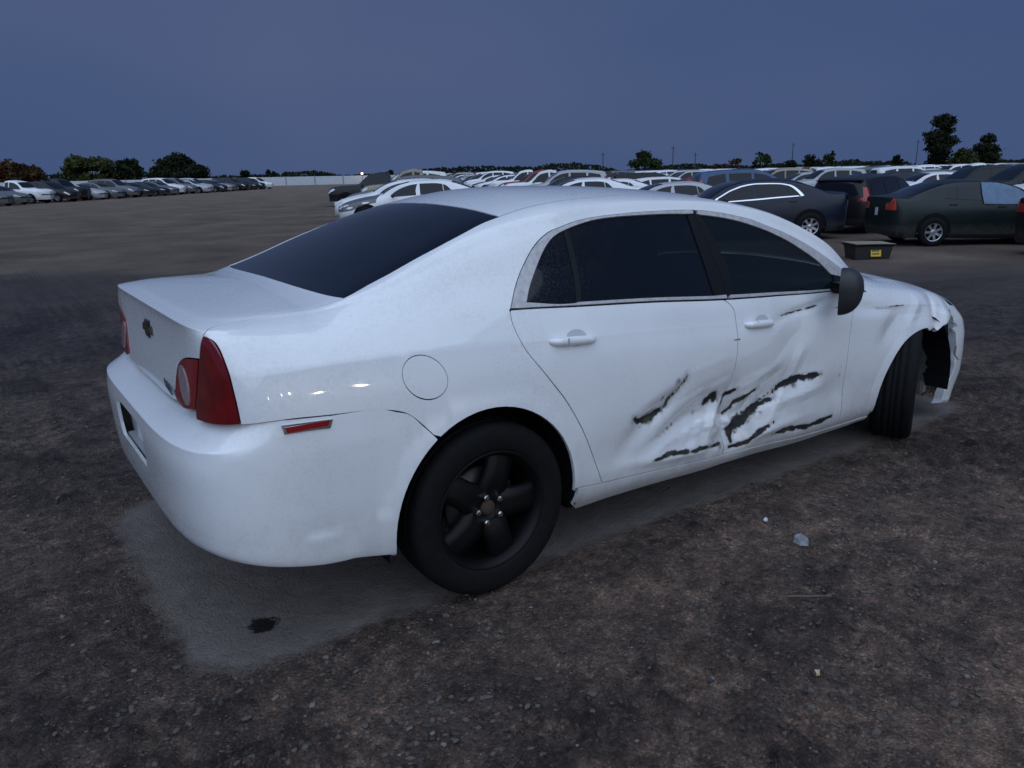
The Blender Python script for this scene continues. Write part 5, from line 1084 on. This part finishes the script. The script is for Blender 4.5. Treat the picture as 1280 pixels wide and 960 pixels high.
for a, b_ in zip(fp[:-1], fp[1:]):
    d = b_-a; n = max(1, int(d.length/5.0)); st_ = d/n; rz = math.atan2(d.y, d.x)
    for i in range(n):
        p = a+st_*i-fp[0]; o = link(bpy.data.objects.new('fence_panel', cm), fence); o.location = p; o.rotation_euler = (0, 0, rz); o.scale = (st_.length*.985, 1, 1)
        o = link(bpy.data.objects.new('fence_post', pm), fence); o.location = p-Vector((0, 0, .02))
# ------------------------------------------------------------------ trees
def leafmat(n, c, dk): return mat(n, c, .8, spec=.1, noise=1, nscale=.5, dark=dk)
LM = dict(olive=leafmat('olive_leaves', (.055, .062, .020), (.02, .025, .008)), dark=leafmat('dark_leaves', (.022, .030, .014), (.008, .012, .006)), green=leafmat('green_leaves', (.040, .058, .020), (.014, .02, .008)), russet=leafmat('russet_leaves', (.07, .035, .016), (.03, .016, .008)), orange=leafmat('orange_leaves', (.42, .10, .02), (.20, .04, .01)))
M_bark = mat('bark', (.04, .032, .025), .9, noise=.4, nscale=3)
def tree(name, label, lat, fwd, H, Wd, lobes, m_, seed, trunk=.25, n=1500, leaf=.5, group='trees beyond the far fence'):
    g = np.random.default_rng(seed); root = empty(name, gp(lat, fwd)); tag(root, label, 'tree', group)
    if lobes is None:
        lobes = []
        for i in range(11):
            a = g.random()*6.28; q = g.random()**.5*.62; zz = trunk+.12+(1-trunk-.24)*g.random(); taper = math.sqrt(max(.15, 1-((zz-.52)/.55)**2)); lobes.append((q*math.cos(a)*taper, q*math.sin(a)*taper, zz, .26+.16*g.random(), .13+.09*g.random()))
    V = []; F = []; k = 0; n = int(n*1.7); leaf = leaf*.8
    wts = np.array([l[3]**2*l[4] for l in lobes]); wts /= wts.sum()
    for i in range(n):
        l = lobes[g.choice(len(lobes), p=wts)]; d = g.normal(size=3); d /= np.linalg.norm(d); rad = g.random()**.4*(1+.12*g.normal())
        c = np.array([(l[0]+d[0]*l[3]*rad)*Wd/2, (l[1]+d[1]*l[3]*rad)*Wd/2, (l[2]+d[2]*l[4]*rad)*H]); s_ = leaf*(.5+g.random())
        u_ = g.normal(size=3); u_ /= np.linalg.norm(u_); w_ = np.cross(u_, g.normal(size=3)); w_ /= np.linalg.norm(w_)
        V += [c-u_*s_-w_*s_*.3, c+w_*s_*.6, c+u_*s_-w_*s_*.2, c-w_*s_*.7]; F.append((k, k+1, k+2, k+3)); k += 4
    obj('crown', V, F, m_, root, smooth=False)
    V = []; F = []
    def limb(p, q, r0, r1):
        n0 = len(V); p = np.array(p, float); q = np.array(q, float); ax = q-p; ax /= np.linalg.norm(ax); a = np.cross(ax, (.3, .9, .1)); a /= np.linalg.norm(a); b = np.cross(ax, a)
        for c, r_ in ((p, r0), ((p+q)/2+g.normal(size=3)*r0*.5, (r0+r1)/2), (q, r1)):
            for j in range(7): t = 6.283*j/7; V.append(c+(a*math.cos(t)+b*math.sin(t))*r_)
        for s_ in range(2):
            for j in range(7): F.append((n0+s_*7+j, n0+s_*7+(j+1) % 7, n0+s_*7+7+(j+1) % 7, n0+s_*7+7+j))
    fork = (g.normal()*.02*Wd, 0, (trunk+.1)*H); limb((0, 0, -.1), fork, .028*H, .020*H)
    for l in lobes[:7]: limb(fork, (l[0]*Wd/2, l[1]*Wd/2, l[2]*H), .014*H, .004*H)
    obj('trunk', V, F, M_bark, root)
def at(px, d): return (px-640)/978.39*d*.9655
D = 190
tree('broad_tree', 'dark russet broad tree nearest the left picture edge', at(38, 165), 165, 6.4, 15, None, LM['russet'], 1, .1, 2200)
tree('orange_tree', 'glowing orange tree cut by the left picture edge', at(1, 160), 160, 5.4, 4.5, None, LM['orange'], 2, .15, 700)
tree('broad_tree', 'olive brown broad tree left of the small dark tree', at(118, 168), 168, 7.2, 14.5, None, LM['olive'], 3, .08, 2200)
tree('small_tree', 'small dark tree tucked right beside the olive brown one', at(168, 172), 172, 5.6, 7, None, LM['dark'], 4, .15, 1000)
dome = [(math.cos(a)*q, math.sin(a)*q, z, .34, .20) for a, q, z in ((0, .55, .42), (1.2, .5, .45), (2.3, .6, .40), (3.4, .58, .45), (4.6, .5, .42), (5.5, .55, .48), (.6, .25, .72), (2.6, .28, .70), (4.4, .25, .74), (0, 0, .82))]
tree('dome_tree', 'large dark dome-shaped tree standing alone above the left row of cars', at(230, 178), 178, 7.0, 14.5, dome, LM['dark'], 5, .1, 3200, .42)
umb = [(math.cos(a)*q, math.sin(a)*q, z, .36, .17) for a, q, z in ((0, .6, .55), (1.3, .55, .62), (2.6, .6, .55), (3.9, .55, .60), (5.2, .6, .54), (.8, .25, .82), (3.0, .25, .84))]
tree('round_tree', 'round green tree with bare gaps under its crown near the picture centre', at(812, 190), 190, 6.0, 8.2, umb, LM['green'], 6, .3, 1500, .36)
tall = [(.1, 0, .86, .42, .13), (-.25, .1, .62, .40, .11), (.35, .1, .52, .55, .11), (-.35, -.1, .40, .45, .10), (.05, 0, .30, .40, .12), (.3, 0, .70, .30, .08), (-.55, 0, .55, .3, .08), (.1, .1, .15, .4, .12)]
tree('tall_tree', 'tallest dark ragged tree on the right horizon', at(1178, 215), 215, 14.6, 14.5, tall, LM['dark'], 7, .05, 3000, .45)
tree('round_tree', 'low olive round tree between the two dark trees at right', at(1209, 210), 210, 5.6, 8.4, dome, LM['olive'], 8, .05, 1400, .42)
tall2 = [(0, 0, .84, .4, .15), (-.3, .1, .6, .5, .15), (.3, 0, .55, .55, .16), (0, 0, .35, .7, .18), (.45, 0, .35, .4, .12), (-.4, 0, .3, .4, .15)]
tree('spreading_tree', 'dark spreading tree at far right beyond the olive one', at(1237, 212), 212, 9.2, 9.5, tall2, LM['dark'], 9, .05, 2200, .45)
for i, (px, d, H, W_, mk, lb) in enumerate(((925, 200, 4.0, 9, 'russet', 'reddish low tree left of the small rounded green tree'), (958, 200, 5.2, 7, 'green', 'small rounded green tree right of the reddish low ones'), (990, 205, 3.4, 7, 'dark', 'low dark bush-like tree right of the small rounded green tree'), (1019, 205, 4.6, 5.5, 'dark', 'narrow blue-dark tree left of the yellowish green one'), (1042, 205, 5.6, 4.8, 'green', 'slim yellowish green tree standing right of the narrow dark one'), (905, 200, 3.2, 6, 'russet', 'russet shrub-sized tree at the left end of the middle tree group'), (1128, 210, 4.4, 3.4, 'dark', 'small dark tree halfway to the tallest tree'), (312, 185, 3.2, 3.4, 'dark', 'tiny dark tree right of the large dome tree'), (344, 190, 3.2, 3.2, 'dark', 'tiny dark tree above the pale fence right of the first tiny one'), (492, 230, 2.8, 3.5, 'dark', 'tiny dark tree above the pickup truck'), (607, 230, 3.0, 4.5, 'dark', 'tiny dark tree over the white sedan roof'), (732, 230, 3.0, 3.2, 'dark', 'tiny dark tree left of the round green tree'))):
    tree('distant_tree', lb, at(px, d), d, H, W_, None, LM[mk], 20+i, .08, 420, .42, 'small trees on the horizon')
g = np.random.default_rng(5); V = []; F = []; k = 0
LA = -190+520*g.random(20000); HH = np.maximum(.5, fbm(np.stack([LA*.05, LA*0+3.3], 1), 4, 8)*3.2+2.5)
for i in range(20000):
    lat = LA[i]; fw_ = 205+.42*(lat+125)*.9; hh = HH[i]; z = g.random()**.7*hh; c = gp(lat, fw_+g.normal()*2); s_ = .42*(.5+g.random())
    a = g.random()*3.14; z += c.z; V += [(c.x-s_*math.cos(a), c.y-s_*math.sin(a), z), (c.x, c.y, z-s_*.5), (c.x+s_*math.cos(a), c.y+s_*math.sin(a), z+.2*s_), (c.x, c.y, z+s_)]; F.append((k, k+1, k+2, k+3)); k += 4
o = obj('hedgerow', V, F, LM['dark'], smooth=False); tag(o, 'low dark hedgerow and scrub all along the horizon', 'hedgerow', kind='stuff')
# ------------------------------------------------------------------ poles and the lit yard lamp
def pole(px, d, H, label):
    r_ = empty('utility_pole', gp(at(px, d), d)); tag(r_, label, 'utility pole', 'thin poles on the horizon')
    V, F = lathe([(.16, 0), (.10, H)], 8); V = [(x, z, y) for x, y, z in V]; obj('mast', V, F, M_bark, r_); bm = bmesh.new(); box(bm, (0, 0, H-.7), (1.8, .12, .14)); bm_obj('crossarm', bm, M_bark, r_)
for px, d, H, lb in ((759, 260, 7.5, 'thin pole left of the round green tree'), (846, 260, 9, 'thin pole right of the round green tree'), (874, 270, 7, 'shorter thin pole further right of the round green tree'), (995, 270, 9.5, 'thin pole above the middle tree group'), (1150, 280, 10, 'thin pole left of the tallest tree')): pole(px, d, H, lb)
lp = empty('yard_lamp', gp(at(458, 150), 150)); tag(lp, 'small lit yard lamp glowing above the black pickup truck', 'lamp')
V, F = lathe([(.07, 0), (.05, 1.9)], 8); V = [(x, z, y) for x, y, z in V]; obj('lamp_post', V, F, M_post, lp)
V, F = lathe([(0, -.15), (.11, -.11), (.15, 0), (.11, .11), (0, .15)], 12); V = [(x, z, y+1.95) for x, y, z in [(a, c, b) for a, b, c in [(v[0], v[1], v[2]) for v in V]]]; obj('lamp_globe', V, F, mat('lit_globe', (1, .8, .6), .4, emit=((1, .72, .45), 14)), lp)
# ------------------------------------------------------------------ litter near the car
def shard(name, label, cat, x, y, pts, h_, m_, rz=0.):
    z0 = float(gh(x, y))+.004; n = len(pts); c, s_ = math.cos(rz), math.sin(rz)
    P = [(a*c-b*s_, a*s_+b*c) for a, b in pts]; V = [(a, b, 0) for a, b in P]+[(a*.8, b*.8, h_*(.5+.5*((i*37) % 5)/4)) for i, (a, b) in enumerate(P)]
    F = [tuple(range(n))[::-1], tuple(range(n, 2*n))]+[(i, (i+1) % n, n+(i+1) % n, n+i) for i in range(n)]
    o = obj(name, V, F, m_, smooth=False); o.location = (x, y, z0); return tag(o, label, cat)
shard('plastic_shard', 'small white plastic shard on the dirt below the front door', 'debris', 1.26, -1.12, [(-.016, -.006), (.008, -.010), (.018, .004), (-.004, .010)], .010, M_white, .4)
shard('crumpled_wrapper', 'crumpled clear plastic scrap on the dirt below the front door', 'debris', 1.23, -1.32, [(-.045, -.02), (-.005, -.035), (.04, -.012), (.036, .022), (-.01, .034), (-.04, .014)], .022, mat('cloudy_plastic', (.22, .23, .25), .3, noise=.5, nscale=60, bump=.6), .9)
pb = shard('tan_pebble', 'single tan pebble lying on dark dirt in the right foreground', 'pebble', .48, -1.91, [(-.011, -.004), (0, -.010), (.010, -.003), (.009, .007), (-.003, .010)], .014, mat('tan_stone', (.42, .33, .20), .6))
for i, (x, y, l, rz, lb) in enumerate(((.86, -1.62, .16, -.55, 'thin pale twig on the dirt right of the tan pebble'), (-.30, -2.0, .07, 1.2, 'short pale stem on the dirt in the centre foreground'))):
    z0 = float(gh(x, y))+.012; bm = bmesh.new(); box(bm, (0, 0, 0), (l, .004, .004)); box(bm, (l*.55, .012, .002), (l*.3, .003, .003), rot=Matrix.Rotation(.4, 3, 'Z').to_quaternion()); o = bm_obj('twig', bm, mat('dry_twig', (.13, .11, .08), .8)); o.location = (x, y, z0); o.rotation_euler = (0, .05, rz); tag(o, lb, 'twig')
# ------------------------------------------------------------------ floodlight masts of the yard, behind the photographer (they glint in the quarter panel)
M_flood = mat('lit_floodlight', (1, .9, .7), .4, emit=((1., .86, .62), 260))
for az, el, lb in ((-90.3, 4.4, 'tall floodlight mast nearest the rear of the white sedan, off its right side'), (-79.2, 6.2, 'second floodlight mast off the right side of the white sedan'), (-75.7, 6.6, 'third floodlight mast off the right side of the white sedan'), (-70.5, 5.3, 'fourth floodlight mast off the right side of the white sedan'), (-67.6, 6.3, 'floodlight mast furthest forward off the right side of the white sedan')):
    d_ = 78.; x, y = -.6+d_*math.cos(R(az)), -.86+d_*math.sin(R(az)); H = .89+d_*math.tan(R(el)); r_ = empty('floodlight_mast', (x, y, 0)); tag(r_, lb, 'floodlight', 'floodlight masts behind the photographer')
    V, F = lathe([(.14, 0), (.08, H)], 8); V = [(a, c, b) for a, b, c in V]; obj('mast', V, F, M_post, r_)
    V, F = lathe([(0, -.35), (.3, -.3), (.42, 0), (.3, .3), (0, .35)], 12); V = [(a, c, b+H) for a, b, c in V]; obj('lamp_head', V, F, M_flood, r_)
